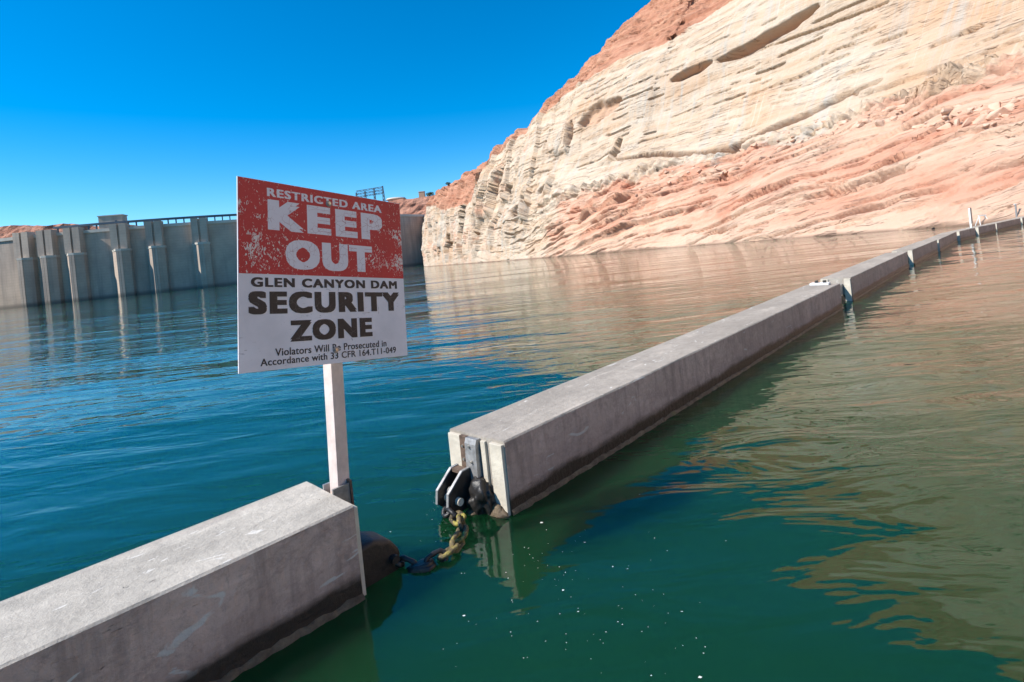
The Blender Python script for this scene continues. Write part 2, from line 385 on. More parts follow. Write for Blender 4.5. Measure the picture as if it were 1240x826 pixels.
def make_water():
    m, nt, b = mat('lake_water')
    g = N(nt, 'ShaderNodeNewGeometry'); P = g.outputs['Position']
    def mp(scale, rot=0):
        k = N(nt, 'ShaderNodeMapping'); k.vector_type = 'POINT'
        k.inputs['Scale'].default_value = scale; k.inputs['Rotation'].default_value = (0, 0, rot); L(nt, P, k.inputs[0]); return k.outputs[0]
    deep = mix(nt, ramp(nt, noise(nt, mp((1, 1, 1)), .35, 4), [(.3, 0.), (.7, 1.)]), (.004, .036, .012), (.005, .042, .014))
    L(nt, deep, b.inputs['Base Color'])
    b.subsurface_method = 'RANDOM_WALK'; b.inputs['Subsurface Weight'].default_value = 1.0; b.inputs['Subsurface Radius'].default_value = (1, 1, 1); b.inputs['Subsurface Scale'].default_value = 7.0
    b.inputs['Roughness'].default_value = .015; b.inputs['IOR'].default_value = 1.4
    b.inputs['Specular Tint'].default_value = (1, 1, 1, 1)
    # wind ruffles the open reach towards the dam more than the water round the floats
    sy = N(nt, 'ShaderNodeSeparateXYZ'); L(nt, P, sy.inputs[0])
    open_ = ramp(nt, math_(nt, 'DIVIDE', sy.outputs[1], 400.0), [(.06, 0.), (.5, 1.)])
    ruf = math_(nt, 'MULTIPLY', open_, ramp(nt, noise(nt, mp((.012, .02, 1), .3), 1, 4, .6), [(.35, .35), (.65, 1.)]))
    L(nt, math_(nt, 'ADD', .015, math_(nt, 'MULTIPLY', ruf, .05)), b.inputs['Roughness'])
    # swell, long ripples running across, and finer cat's-paws in patches
    a = noise(nt, mp((.22, .7, 1), .25), 1.0, 2, .45, .3)
    c = noise(nt, mp((.9, 2.3, 1), .12), 1.0, 3, .5, .5)
    d = noise(nt, mp((3.0, 6.0, 1), -.1), 1.0, 3, .5, .4)
    e = noise(nt, mp((.10, .30, 1), .15), 1.0, 2, .4, .4)
    patch = ramp(nt, noise(nt, mp((.06, .16, 1), .1), 1, 3), [(.38, .25), (.62, 1.)])
    h = math_(nt, 'ADD', math_(nt, 'MULTIPLY', a, .045), math_(nt, 'MULTIPLY', math_(nt, 'MULTIPLY', c, .045), patch))
    h = math_(nt, 'ADD', h, math_(nt, 'MULTIPLY', math_(nt, 'MULTIPLY', d, .0022), patch))
    h = math_(nt, 'ADD', h, math_(nt, 'MULTIPLY', e, .11))
    g2 = noise(nt, mp((.022, .075, 1), .2), 1.0, 2, .4, .5)
    h = math_(nt, 'ADD', h, math_(nt, 'MULTIPLY', g2, .40))
    bump(nt, b, h, 1, 1.0)
    return m
M_WATER = make_water()
M_FLECK = simple('pale_floating_flakes', (.72, .74, .66), .6, bmp=0)
M_LEAF = simple('dark_green_foliage', (.045, .07, .03), .8, bmp=0)

# ------------------------------------------------------------------ water
bm = bmesh.new()
add_box(bm, -900, 900, -900, 900, -60, 0)
wo = obj('water', bm, M_WATER); wo.location = (-150, 180, 0); tag(wo, kind='structure')

# ------------------------------------------------------------------ the right-hand canyon cliff
# base line stations from behind the camera to the far headland:
# x, y, ledge height, run of the lower slope per metre, run of the wall per metre, rim height, red line, plan roughness
ST = np.array([
    (92, -150, 20, 1.2, .50, 112, 111, 1),
    (70, -60, 20, 1.2, .50, 110, 109, 1),
    (58, 0, 20, 1.2, .50, 108, 107, 1),
    (51, 32, 20, 1.2, .48, 106, 105, 1),
    (47.5, 50, 20, 1.15, .48, 105, 102, 1),
    (45.5, 62, 20, 1.1, .48, 103, 96, 1),
    (40.5, 74, 20, 1.0, .48, 101, 82, 1),
    (34, 90, 18, .92, .52, 97, 65, 1),
    (26, 105, 17, .85, .55, 94, 55, 1),
    (17, 118, 17, .75, .55, 88, 52, 1),
    (6, 142, 15, .5, .5, 77, 52, 1),
    (2, 150, 14, .43, .48, 65, 50, 1),
    (-2, 159, 13, .36, .45, 50, 45, 1),
    (-6, 168, 12, .28, .42, 42, 40, 1),
    (-13, 184, 11, .2, .3, 38.5, 36.5, 1),
    (-15, 189, 11, .18, .27, 34.5, 25, 1),
    (-18, 196, 10, .16, .25, 35, 22, 1),
    (-30, 226, 10, .12, .16, 36, 24, 1),
    (-38, 246, 10, .12, .14, 35, 29, 1),
    (-44, 264, 10, .12, .12, 30, 28, 1),
    (-47, 278, 10, .12, .12, 22, 21, 1),
    (-46, 296, 10, .12, .12, 19, 18, 1),
    (-34, 318, 10, .12, .12, 20, 18, 1),
    (-8, 345, 10, .12, .12, 25, 19, 1),
    (40, 380, 10, .12, .12, 33, 27, 1),
], float)
seg = np.hypot(np.diff(ST[:, 0]), np.diff(ST[:, 1])); S0 = np.concatenate([[0], np.cumsum(seg)])
sd_ = np.linspace(0, S0[-1], 4000)
DEN = np.stack([np.interp(sd_, S0, ST[:, k]) for k in range(8)], 1)
kern = np.exp(-(np.arange(-60, 61) / 26.) ** 2); kern /= kern.sum()
for k in range(8):
    DEN[:, k] = np.convolve(np.pad(DEN[:, k], 60, mode='reflect', reflect_type='odd'), kern, 'valid')
cols = []; sc_ = 0.
while sc_ < S0[-1]:
    cols.append(sc_)
    x = np.interp(sc_, sd_, DEN[:, 0]); y = np.interp(sc_, sd_, DEN[:, 1]); r = math.hypot(x, y)
    sc_ += 2.2 if y < 28 or sc_ > S0[-3] else min(.9, max(.2, .0026 * r))
sA = np.array(cols); nC = len(sA)
st = [np.interp(sA, sd_, DEN[:, k]) for k in range(8)]
bx, by, zl, lrun, wrun, rim, redz, _ = st
# local jogs of the rim: stepped headlands
rim = rim + 1.6 * fbm(sA / 14, sA * 0, oct=3, seed=3) + 1.6 * (rnd1(np.floor(sA / 7.3), 5) - .5)
tx = np.gradient(bx, sA); ty = np.gradient(by, sA); tl = np.hypot(tx, ty); tx /= tl; ty /= tl
nx, ny = ty, -tx                                # inland
rows = np.concatenate([np.linspace(-.12, 0, 5)[:-1], np.linspace(0, 1, 171)[:-1], np.linspace(1, 1.3, 13)[:-1],
                       np.linspace(1.3, 2.3, 251)[:-1], np.linspace(2.3, 3.3, 121)[:-1], np.linspace(3.3, 4.3, 22)])
nR = len(rows)
W = rows[:, None] * np.ones((1, nC)); one = np.ones((nR, 1))
ZL, LR, WR, RIM, RZ = (one * a for a in (zl, lrun, wrun, rim, redz))
RZ = np.minimum(RZ, RIM - 1.5)
seg0 = np.clip(W, -.2, 1); seg1 = np.clip((W - 1) / .3, 0, 1); seg2 = np.clip(W - 1.3, 0, 1); seg3 = np.clip(W - 2.3, 0, 1); seg4 = np.clip(W - 3.3, 0, 1)
led = np.clip(LR, 0, 1) * 3.0
ZL = np.minimum(ZL, RZ - 6)
D = ZL * LR * (seg0 * .85 + .15 * seg0 ** 2) + led * seg1
Z = ZL * seg0 + .6 * seg1
hw = RZ - (ZL + .6)
prof = seg2 + .10 * np.sin(seg2 * math.pi * 2) * np.clip(LR, 0, 1)
D += hw * WR * prof; Z += hw * seg2
hr = RIM - RZ
D += hr * (WR * 1.25 + .1) * (seg3 + .35 * seg3 ** 2); Z += hr * (seg3 * 1.12 - .12 * seg3 ** 3)
D += 60 * seg4; Z += 5 * seg4 * np.clip(LR, .1, 1)
X = bx + nx * D; Y = by + ny * D
Sg = one * sA
def nominal_uv(X, Y, Z):
    Yc = np.maximum(Y, 1); a = X / Yc; b = (Z - CAM_H) / Yc
    return CX + (a * CR - b * SR) * F, CY - (a * SR + b * CR) * F
U0, V0 = nominal_uv(X, Y, Z)
P0 = np.stack([X, Y, Z], 2)
gu = np.gradient(P0, axis=1); gv = np.gradient(P0, axis=0)
NRM = np.cross(gv, gu); NRM /= np.linalg.norm(NRM, axis=2, keepdims=True) + 1e-9
if NRM[nR // 2, nC // 2, 0] > 0: NRM = -NRM     # out towards the water
in_lo = 1 - sstep(.95, 1.1, W); in_wall = sstep(1.2, 1.35, W) * (1 - sstep(2.2, 2.4, W)); in_red = sstep(2.2, 2.4, W) * (1 - sstep(3.25, 3.45, W))
near = sstep(.15, .7, LR)                       # 1 = main slickrock wall, 0 = blocky headland
wf = lambda k: (X / k, Y / k, Z / k)
damp = sstep(-1, 9, Z)
warp = fbm(*wf(55), oct=3, seed=11)
disp = damp * (3.4 * (.35 + .65 * near) * (1 - .3 * in_wall) * fbm(*wf(34), oct=3, seed=21) + (1 - .55 * in_wall) * fbm(*wf(9), oct=3, seed=31)) + .35 * (1 - damp) * fbm(*wf(5), oct=3, seed=33)
Sr = Sg - 230.
Qw = Z + .05 * Sr + 3.0 * warp + .25 * fbm(*wf(6), oct=2, seed=12)
Ql = Z + .20 * Sr + 3.0 * warp + .4 * fbm(*wf(6), oct=2, seed=13)
Q = Qw * (1 - in_lo * near) + Ql * in_lo * near
def layers(Q, lam, amp, ls, seed, lo=.46, hi=.50):
    q = Q / lam; li = np.floor(q); fr = q - li
    k = vnoise(Sg / ls + rnd1(li, seed) * 317 + .25 * fr, li * 7.31, seed=seed)
    slab = sstep(lo, hi, k)
    prof = np.clip(1.1 - 1.1 * fr, 0, 1)        # slabs lean back upwards, undercut below
    return amp * slab * prof * (.3 + 1.1 * rnd1(li, seed + 1) ** 2)
roughmask = sstep(-.2, .2, fbm(*wf(18), oct=3, seed=41) + .15 * in_red - .10 * in_wall + .05 * in_lo)
smooth_lo = in_lo * np.exp(-(((U0 - 1170) / 130) ** 2 + ((V0 - 212) / 42) ** 2))   # bare slickrock apron
roughmask = roughmask * (1 - .9 * smooth_lo)
lowrough = in_lo * near * np.exp(-((U0 - 790) / 150) ** 2) * sstep(-.2, .15, fbm(*wf(11), oct=3, seed=43))
zones = ((Qw, 1 - in_lo * near), (Ql, in_lo * near))
for Qz, zm in zones:
    for lam, amp, ls, seed in ((5.6, 1.5, 22, 51), (2.3, 1.0, 9, 61), (.95, .6, 4.5, 71)):
        disp += zm * layers(Qz, lam, amp, ls, seed) * (.10 + .90 * roughmask) * (1 - .94 * in_wall * near) * (1 - .96 * (1 - near)) * (1 - (.6 * in_wall * near if lam < 1.5 else 0)) * (1 + .6 * lowrough) * damp ** .5
    # thin open bedding cracks
    for lam, seed, dep, ln_, hwid in ((3.6, 81, 5.0, 13, .24), (1.9, 91, 3.6, 7, .20), (1.1, 95, 2.0, 3.5, .16)):
        q = Qz / lam + .12 * fbm(*wf(3.5), oct=2, seed=seed + 5); li = np.floor(q); fr = q - li
        on = sstep(.66, .70, .08 * lowrough - .115 * in_wall * near + vnoise(Sg / ln_ + rnd1(li, seed) * 517, li * 3.7, seed=seed))
        wdt = hwid / lam * (.55 + .75 * vnoise(Sg / 3.0, li * 5.1, seed=seed + 3))
        disp -= zm * dep * (1 + .8 * lowrough) * on * np.exp(-(np.abs(fr - .5) / wdt) ** 6) * (1 - .75 * smooth_lo) * damp ** .5 * (1 - .35 * in_red) * (1 - .95 * (1 - near)) * (1 - (.6 * in_wall * near if lam < 1.5 else 0)) * (.35 + .65 * sstep(-.25, .1, fbm(*wf(15), oct=2, seed=seed + 9)))
# rubble shelf between apron and wall
rub = np.exp(-((W - 1.0) / .13) ** 2) * near * (.4 + .6 * sstep(-.2, .2, fbm(Sg / 12, Sg * 0 + 3, oct=2, seed=101)))
cell = vnoise(X / 1.5, Y / 1.5, Z / 1.1, seed=111); cell2 = vnoise(X / .6, Y / .6, Z / .5, seed=113)
disp += rub * (1.3 * (sstep(.35, .65, cell) - .5) + .9 * (sstep(.3, .7, cell2) - .5))
# blocky headland: vertical joints
jb = (1 - near)
jl = Sg / 6.5 + .5 * fbm(*wf(11), oct=2, seed=121); ji = np.floor(jl); jf = jl - ji
blk = vnoise(X / 6.5 + .3 * warp, Y / 6.5, Z / 15, seed=143); blk2 = vnoise(X / 3, Y / 3, Z / 6, seed=144)
disp += jb * damp * (2.2 * (1 - jf) * rnd1(ji, 131) + 2.2 * (np.floor(blk * 5) / 5 - .4) + .7 * (np.floor(blk2 * 4) / 4 - .4) + .5 * fbm(*wf(2.5), oct=4, seed=141))
disp -= jb * damp * 1.6 * np.exp(-((jf - .02) / .05) ** 2) * sstep(.4, .6, vnoise(ji, Z / 12, seed=133))
# red cap: broken, layered
disp += in_red * (1.1 * fbm(*wf(5), oct=4, seed=151) + .7 * (np.floor(vnoise(X / 3, Y / 3, Z / 1.8, seed=153) * 4) / 4 - .4))
# scattered broken-out blocks on the main wall
bk = vnoise(X / 3.4, Y / 3.4, Z / 1.5, seed=171); bkm = sstep(.05, .3, fbm(*wf(16), oct=3, seed=173)) * near * damp
disp += bkm * 1.7 * (.12 + .88 * (1 - in_wall)) * (np.floor(bk * 5) / 5 - .4) * (1 - .5 * in_wall) * (1 - smooth_lo)
disp += .22 * fbm(*wf(1.6), oct=4, seed=161) * (.4 + .6 * roughmask)
# individual hollows, alcoves and joints where the photograph shows them (photo pixels -> place on the wall)
def seg_dist(u0, v0, u1, v1):
    du, dv = u1 - u0, v1 - v0; l2 = du * du + dv * dv
    t = np.clip(((U0 - u0) * du + (V0 - v0) * dv) / l2, 0, 1)
    return np.hypot(U0 - u0 - t * du, V0 - v0 - t * dv), t
vis = (Y > 30) & (U0 > 480) & (U0 < 1300)
TAN = np.zeros_like(Z)
def groove(pts, wpx, depth, tan=0., soft=.5):
    global disp
    best = np.full_like(Z, 1e9); n = len(pts) - 1
    for i in range(n):
        d, t = seg_dist(*pts[i], *pts[i + 1]); tt = (i + t) / n
        taper = .25 + .75 * np.sin(math.pi * np.clip(tt, .02, .98)) ** .6
        best = np.minimum(best, d / (wpx * taper))
    best = best + .25 * fbm(*wf(2.2), oct=2, seed=201)
    m = (1 - sstep(1 - soft * (.4 if depth > 1.2 and not tan else 1), 1 + .1, best)) * vis
    if not tan: depth = depth * 1.8
    disp = disp - depth * m
    if tan: TAN[:] = np.maximum(TAN, tan * m)
groove([(872, 74), (905, 60), (960, 30), (990, 8)], 8, 3.4, .85)
groove([(815, 98), (838, 88), (862, 76)], 6, 2.6, .85)
groove([(706, 152), (728, 138), (752, 122)], 11, 2.4, .75)
groove([(747, 196), (800, 190), (850, 189), (886, 181), (932, 158), (1004, 124), (1066, 96)], 4.2, 3.0, .8)
groove([(936, 206), (975, 190), (1020, 168)], 2.6, 3.0)
groove([(1058, 209), (1078, 201), (1098, 193)], 3.2, 3.4)
groove([(826, 224), (846, 221)], 3.2, 3.4)
groove([(854, 217), (866, 215)], 2.8, 3.0)
groove([(690, 262), (720, 252)], 1.8, 2.2)
groove([(775, 250), (800, 240), (828, 226)], 1.8, 2.4)
groove([(760, 262), (785, 254)], 1.6, 2.0)
groove([(740, 276), (770, 262)], 1.5, 2.0)
groove([(830, 262), (852, 250)], 1.5, 1.8)
groove([(800, 212), (838, 200)], 1.8, 2.2)
groove([(940, 55), (990, 36), (1080, 2)], 1.4, 1.8)
groove([(900, 120), (960, 96), (1030, 66)], 1.3, 1.6)
groove([(1160, 42), (1190, 28)], 2.0, 2.2)
groove([(1150, 97), (1195, 70)], 1.8, 2.0)
groove([(1180, 52), (1240, 22)], 1.3, 1.6)
groove([(716, 246), (732, 236), (757, 226)], 3.2, 2.2, .5)
groove([(866, 228), (905, 216)], 1.6, 1.4)
groove([(1108, 180), (1160, 150)], 1.4, 1.0)
groove([(541, 318), (543, 300), (545, 284)], 3.4, 9.0, soft=.12)
groove([(559, 312), (558, 285), (562, 250)], 2.6, 8.0, soft=.12)
groove([(575, 300), (577, 275), (579, 252)], 2.2, 8.0, soft=.12)
groove([(597, 258), (611, 205)], 2.6, 6.0, soft=.12)
groove([(617, 240), (620, 225)], 3.0, 3.0)
groove([(690, 180), (694, 165), (694, 148)], 2.6, 3.0, .4)
groove([(742, 198), (750, 185), (756, 172)], 2.2, 2.0)
groove([(625, 262), (640, 250)], 6, 2.0)
groove([(655, 235), (668, 228)], 4, 2.0)
def buttress(pts, A, wpx):
    """the wall steps out along this joint and dies back beyond it"""
    global disp
    (u0, v0), (u1, v1) = pts; t = (V0 - v0) / (v1 - v0)
    ul = u0 + (u1 - u0) * t + 2.2 * fbm(*wf(5), oct=2, seed=231)
    x = (ul - U0) / wpx
    m = np.where(x > 0, np.exp(-np.clip(x, 0, 9) * 1.4), 0) * sstep(-.12, .06, t) * (1 - sstep(.85, 1.1, t)) * vis
    disp = disp + A * m
buttress([(600, 262), (611, 205)], 4.0, 20)
buttress([(618, 245), (622, 222)], 3.0, 12)
buttress([(640, 268), (646, 228)], 2.5, 14)
buttress([(690, 186), (695, 150)], 1.6, 26)
buttress([(742, 200), (757, 168)], 1.2, 26)
buttress([(668, 240), (676, 215)], 2.0, 12)
P1 = P0 + NRM * disp[..., None]
# colour zones (mineral white below the old high-water line, red above it, pink dusted apron)
RED = sstep(-2, 2, Z - RZ - 1.5 * fbm(*wf(14), oct=3, seed=211)) * .8 + .1
lo_top = 1 - sstep(.72, 1.08, W + .22 * fbm(*wf(9), oct=3, seed=221))
PINK = .12 + .68 * lo_top * sstep(.40, .72, LR) + .26 * (1 - near)
PINK = np.clip(PINK + .16 * smooth_lo, 0, 1)
TAN = TAN * .9
me = bpy.data.meshes.new('cliff')
nv = nR * nC
me.vertices.add(nv); me.vertices.foreach_set('co', P1.reshape(-1).astype(np.float32))
idx = np.arange(nv).reshape(nR, nC)
quads = np.stack([idx[:-1, :-1], idx[:-1, 1:], idx[1:, 1:], idx[1:, :-1]], 2).reshape(-1, 4)
quads = quads[:, ::-1]
nq = len(quads)
me.loops.add(nq * 4); me.loops.foreach_set('vertex_index', quads.reshape(-1).astype(np.int32))
me.polygons.add(nq); me.polygons.foreach_set('loop_start', np.arange(0, nq * 4, 4, dtype=np.int32))
me.update(calc_edges=True)
for nm, arr in (('s', Sg), ('z', Z), ('q', Q), ('red', RED), ('pink', PINK), ('tan', TAN)):
    a = me.attributes.new(nm, 'FLOAT', 'POINT'); a.data.foreach_set('value', arr.reshape(-1).astype(np.float32))
cl = link('cliff', me, M_ROCK); tag(cl, kind='structure')
U1, V1 = nominal_uv(P1[..., 0], P1[..., 1], P1[..., 2])
def on_cliff(u, v):
    d = np.where(P1[..., 1] > 20, np.hypot(U1 - u, V1 - v), 1e9)
    k = int(np.argmin(d)); return Vector(P1.reshape(-1, 3)[k]), Vector(NRM.reshape(-1, 3)[k])

# fallen blocks on the shelf and apron
rng = random.Random(7)
def rock_mesh(seed, flat=.6):
    r = random.Random(seed); bm = bmesh.new()
    pts = [Vector((r.uniform(-1, 1), r.uniform(-.8, .8), r.uniform(-flat, flat))) for _ in range(16)]
    for p in pts: bm.verts.new(p)
    res = bmesh.ops.convex_hull(bm, input=bm.verts)
    bmesh.ops.delete(bm, geom=[g for g in res['geom_interior'] if isinstance(g, bmesh.types.BMVert)], context='VERTS')
    bmesh.ops.bevel(bm, geom=bm.edges[:], offset=.07, segments=1, affect='EDGES')
    m_ = bpy.data.meshes.new('boulder'); bmesh.ops.recalc_face_normals(bm, faces=bm.faces); bm.to_mesh(m_); bm.free(); m_.materials.append(M_BOULDER); return m_
RM = [rock_mesh(i) for i in range(6)]
line = [(770, 224), (812, 212), (850, 205), (886, 196), (930, 180), (960, 166), (1005, 152), (1046, 143), (1090, 140), (1130, 146), (1165, 140), (1200, 140), (1235, 128)]
for i in range(170):
    t = rng.random() * (len(line) - 1); k = int(t); f_ = t - k
    u = line[k][0] * (1 - f_) + line[k + 1][0] * f_ + rng.uniform(-6, 6); v = line[k][1] * (1 - f_) + line[k + 1][1] * f_ + rng.uniform(-12, 12)
    p, n_ = on_cliff(u, v)
    o = bpy.data.objects.new('boulder', RM[i % 6]); COL.objects.link(o)
    s_ = rng.choice((.25, .3, .35, .45, .55, .7, 1.0)) * rng.uniform(.8, 1.3)
    o.location = p - n_ * .12 * s_; o.scale = (s_ * 1.25, s_, s_)
    o.rotation_euler = (rng.uniform(-.4, .4), rng.uniform(-.4, .4), rng.uniform(0, 6.28))
    tag(o, 'pale angular sandstone block fallen on the shelf below the white wall', 'boulder', 'fallen blocks on the cliff shelf')
p, n_ = on_cliff(1160, 152)
o = bpy.data.objects.new('boulder', rock_mesh(99, 1.2)); COL.objects.link(o); o.location = p + n_ * .1; o.scale = (.45, .45, .75)
tag(o, 'upright pale block standing alone on the edge of the pink apron', 'boulder')

# ------------------------------------------------------------------ left canyon wall (outside the frame, shades the dam's foot) and far land
def ridge(name, pts, heights, m, back=(0, 0), depth=200, nz=26, rough=6, seed=0, ncol=160):
    pts = np.array(pts, float); hh = np.array(heights, float)
    sl_ = np.concatenate([[0], np.cumsum(np.hypot(*np.diff(pts, axis=0).T))]); s = np.linspace(0, sl_[-1], ncol)
    x = np.interp(s, sl_, pts[:, 0]); y = np.interp(s, sl_, pts[:, 1]); h = np.interp(s, sl_, hh)
    bd = Vector((back[0], back[1])).normalized()
    t = np.linspace(0, 1, nz)
    prof = np.concatenate([[-.1], t, [1.02, 1.05]]); run = np.concatenate([[0], t ** 1.3 * .05, [.6, 1.]])
    h2 = h * (1 + .05 * fbm(s / 40, s * 0, oct=4, seed=seed))
    Zr = prof[:, None] * h2; Xr = x + bd.x * depth * run[:, None]; Yr = y + bd.y * depth * run[:, None]
    dd = rough * fbm(Xr / 30, Yr / 30, Zr / 14, oct=5, seed=seed + 3, gain=.6)
    Xr = Xr - bd.x * dd; Yr = Yr - bd.y * dd
    n = Zr.shape; idx = np.arange(n[0] * n[1]).reshape(n)
    q = np.stack([idx[:-1, :-1], idx[:-1, 1:], idx[1:, 1:], idx[1:, :-1]], 2).reshape(-1, 4)
    me = bpy.data.meshes.new(name); me.from_pydata(np.stack([Xr, Yr, Zr], 2).reshape(-1, 3).tolist(), [], q.tolist())
    return tag(link(name, me, m), kind='structure')
ridge('canyon_wall', [(-520, 540), (-500, 455), (-485, 380), (-480, 300), (-480, 180), (-480, 0), (-480, -300)], [64, 60, 60, 62, 66, 70, 70], M_FAR, back=(-1, -.1), depth=260, seed=5, ncol=120)
ridge('abutment', [(-175, 690), (-128, 652), (-104, 622), (-88, 585), (-60, 560), (-10, 540)], [57, 57, 57, 57, 58, 60], simple('abutment_rock', (.47, .30, .22), .9, var=.2, scale=.05, bmp=.5, bscale=.3), back=(.7, .7), depth=120, rough=3, seed=25, ncol=80)
ridge('hills', [(-1900, 1050), (-1000, 980), (-800, 960), (-700, 965), (-640, 975), (-560, 1000)], [170, 158, 140, 128, 110, 40], M_FAR, back=(-.2, 1), depth=700, rough=16, seed=9)
ridge('mesa', [(-330, 800), (-290, 790), (-200, 780), (-150, 775), (-60, 770), (100, 760), (500, 700)], [60, 96, 102, 104, 106, 112, 120], M_FAR, back=(.1, 1), depth=900, rough=10, seed=15)

# ------------------------------------------------------------------ dam
A_, B_, C_ = np.array([-425., 442.]), np.array([-248., 480.]), np.array([-91., 645.])
def circ(a, b, c):
    d = 2 * (a[0] * (b[1] - c[1]) + b[0] * (c[1] - a[1]) + c[0] * (a[1] - b[1]))
    ux = ((a @ a) * (b[1] - c[1]) + (b @ b) * (c[1] - a[1]) + (c @ c) * (a[1] - b[1])) / d
    uy = ((a @ a) * (c[0] - b[0]) + (b @ b) * (a[0] - c[0]) + (c @ c) * (b[0] - a[0])) / d
    return np.array([ux, uy])
CC = circ(A_, B_, C_); RR = np.linalg.norm(A_ - CC)
CREST = 58.0
dam = empty('dam', (*(B_), 0)); tag(dam, 'grey concrete arch dam with intake towers closing the canyon across the water', 'dam')
DI = Matrix.Translation((-B_[0], -B_[1], 0))
def arc(th, r): return CC[0] + r * math.cos(th), CC[1] + r * math.sin(th)
def th_of(p): return math.atan2(p[1] - CC[1], p[0] - CC[0])
def th_u(u):
    """angle on the arch seen at photo column u (on the horizon)"""
    r = ray(u, 372 - .1045 * u); d = np.array([r.x, r.y]); d /= np.linalg.norm(d)
    b = d @ -CC; c = CC @ CC - RR * RR; t = -b - math.sqrt(b * b - c)
    return th_of(d * t)
tA, tC = th_u(-60) , th_of(C_) + .25
def arc_strip(name, prof, t0, t1, m, n=140, parent=dam, close=True):
    """sweep an (out, z) outline along the arch"""
    bm = bmesh.new(); rings = []
    for i in range(n + 1):
        th = t0 + (t1 - t0) * i / n
        rings.append([bm.verts.new((*arc(th, RR + o_), z)) for o_, z in prof])
    for a, b in zip(rings[:-1], rings[1:]):
        for j in range(len(prof) if close else len(prof) - 1):
            k = (j + 1) % len(prof); bm.faces.new((a[j], a[k], b[k], b[j]))
    for rg in (rings[0], rings[-1]):
        if close: bm.faces.new(rg)
    bmesh.ops.transform(bm, matrix=DI, verts=bm.verts)
    return obj(name, bm, m, parent)
arc_strip('wall', [(0, -4), (0, CREST), (-9, CREST), (-9, 30), (-26, -4)], tA, tC, M_DAM)
arc_strip('parapet', [(.9, CREST - 1.6), (.9, CREST + 1.0), (-.2, CREST + 1.0), (-.2, CREST + .02), (.03, CREST - .4), (.03, CREST - 1.6)], tA, tC, M_DAMPALE)
arc_strip('walkway', [(-1.0, CREST + 4.6), (-1.0, CREST + 6.4), (-3.4, CREST + 6.4), (-3.4, CREST + 4.6)], th_u(72), th_u(300), M_STEELDARK)
for i in range(24):
    th = th_u(72) + (th_u(300) - th_u(72)) * (i + .5) / 24
    c_ = arc(th, RR - 2.2); bm = bmesh.new()
    add_box(bm, -.45, .45, -.45, .45, CREST - .3, CREST + 4.7, M=DI @ Matrix.Translation((*c_, 0)) @ Matrix.Rotation(th, 4, 'Z'))
    obj('walkway_post', bm, M_STEELDARK, dam)
# vertical contraction joints as shallow ribs
def frame_at(th, out=0):
    c_ = arc(th, RR + out)
    n_ = Vector((math.cos(th), math.sin(th), 0)); t_ = Vector((-math.sin(th), math.cos(th), 0))
    return DI @ Matrix(((t_.x, n_.x, 0, c_[0]), (t_.y, n_.y, 0, c_[1]), (0, 0, 1, 0), (0, 0, 0, 1)))
for u0, u1 in ((31, 51), (58, 79), (91, 110), (145, 165), (186, 206), (240, 259), (300, 318), (352, 370)):
    th = (th_u(u0) + th_u(u1)) / 2
    M_ = frame_at(th)
    wd = 12.0; hw2 = wd / 2
    bm = bmesh.new()
    # upper gate shaft: three pilasters with grooves between, on a recessed core
    add_box(bm, -hw2 + .4, hw2 - .4, -1.5, 5.0, 39.8, CREST + 3.2, M=M_)
    for a, b in ((-hw2, -hw2 + 5.2), (hw2 - 5.2, hw2)):
        add_box(bm, a, b, -1.2, 6.4, 39.9, CREST + 3.5, M=M_)
    tw = obj('intake_tower', bm, M_DAM, dam)
    bm = bmesh.new()
    add_prism(bm, [(-hw2 - .8, -1.2), (hw2 + .8, -1.2), (hw2 + .8, 4.5), (hw2 - 3.6, 9.6), (-hw2 + 4.2, 9.6), (-hw2 - .8, 3.8)], 38.4, 40.2); bmesh.ops.transform(bm, matrix=M_, verts=bm.verts); obj('ledge', bm, M_DAMPALE, tw)
    bm = bmesh.new()
    out = [(-hw2 - .6, -1.4), (hw2 + .6, -1.4), (hw2 + .6, 4.2), (hw2 - 3.8, 9.2), (-hw2 + 4.4, 9.2), (-hw2 - .6, 3.6)]
    k0 = len(bm.verts); add_prism(bm, out, -4, 38.3); bmesh.ops.transform(bm, matrix=M_, verts=bm.verts)
    tr = obj('trash_rack', bm, M_DAM, tw)
    for a in (-hw2 + 4.5, hw2 - 5.4):
        bm = bmesh.new(); add_box(bm, a, a + 1.9, 8.6, 9.7, -4, 38.2, M=M_); obj('fin', bm, M_DAM, tr)
M_ = frame_at((th_u(130) + th_u(154)) / 2, -6)
bm = bmesh.new(); add_box(bm, -9, 9, -4, 4.5, CREST - .5, CREST + 11.5, M=M_); eh = obj('elevator_house', bm, M_DAM, dam)
bm = bmesh.new(); add_box(bm, -9.5, 9.5, -4.5, 5.0, CREST + 11.5, CREST + 12.3, M=M_); obj('roof_slab', bm, M_DAMPALE, eh)
bm = bmesh.new(); add_box(bm, 3.2, 5.0, 4.4, 4.62, CREST + 6, CREST + 7.6, M=M_); obj('window', bm, M_STEELDARK, eh)

# road bridge deck beside the right abutment
bm = bmesh.new()
for a, b in zip([(-150, 640), (-105, 655), (-60, 668)][:-1], [(-150, 640), (-105, 655), (-60, 668)][1:]):
    dv = Vector((b[0] - a[0], b[1] - a[1], 0)); ang = math.atan2(dv.y, dv.x)
    add_box(bm, 0, dv.length + .3, -5, 5, 57.5, 60.5, M=Matrix.Translation((a[0], a[1], 0)) @ Matrix.Rotation(ang, 4, 'Z'))
o = obj('access_road', bm, M_DAMPALE); tag(o, 'pale flat access road deck along the dam crest by the headland', 'road')

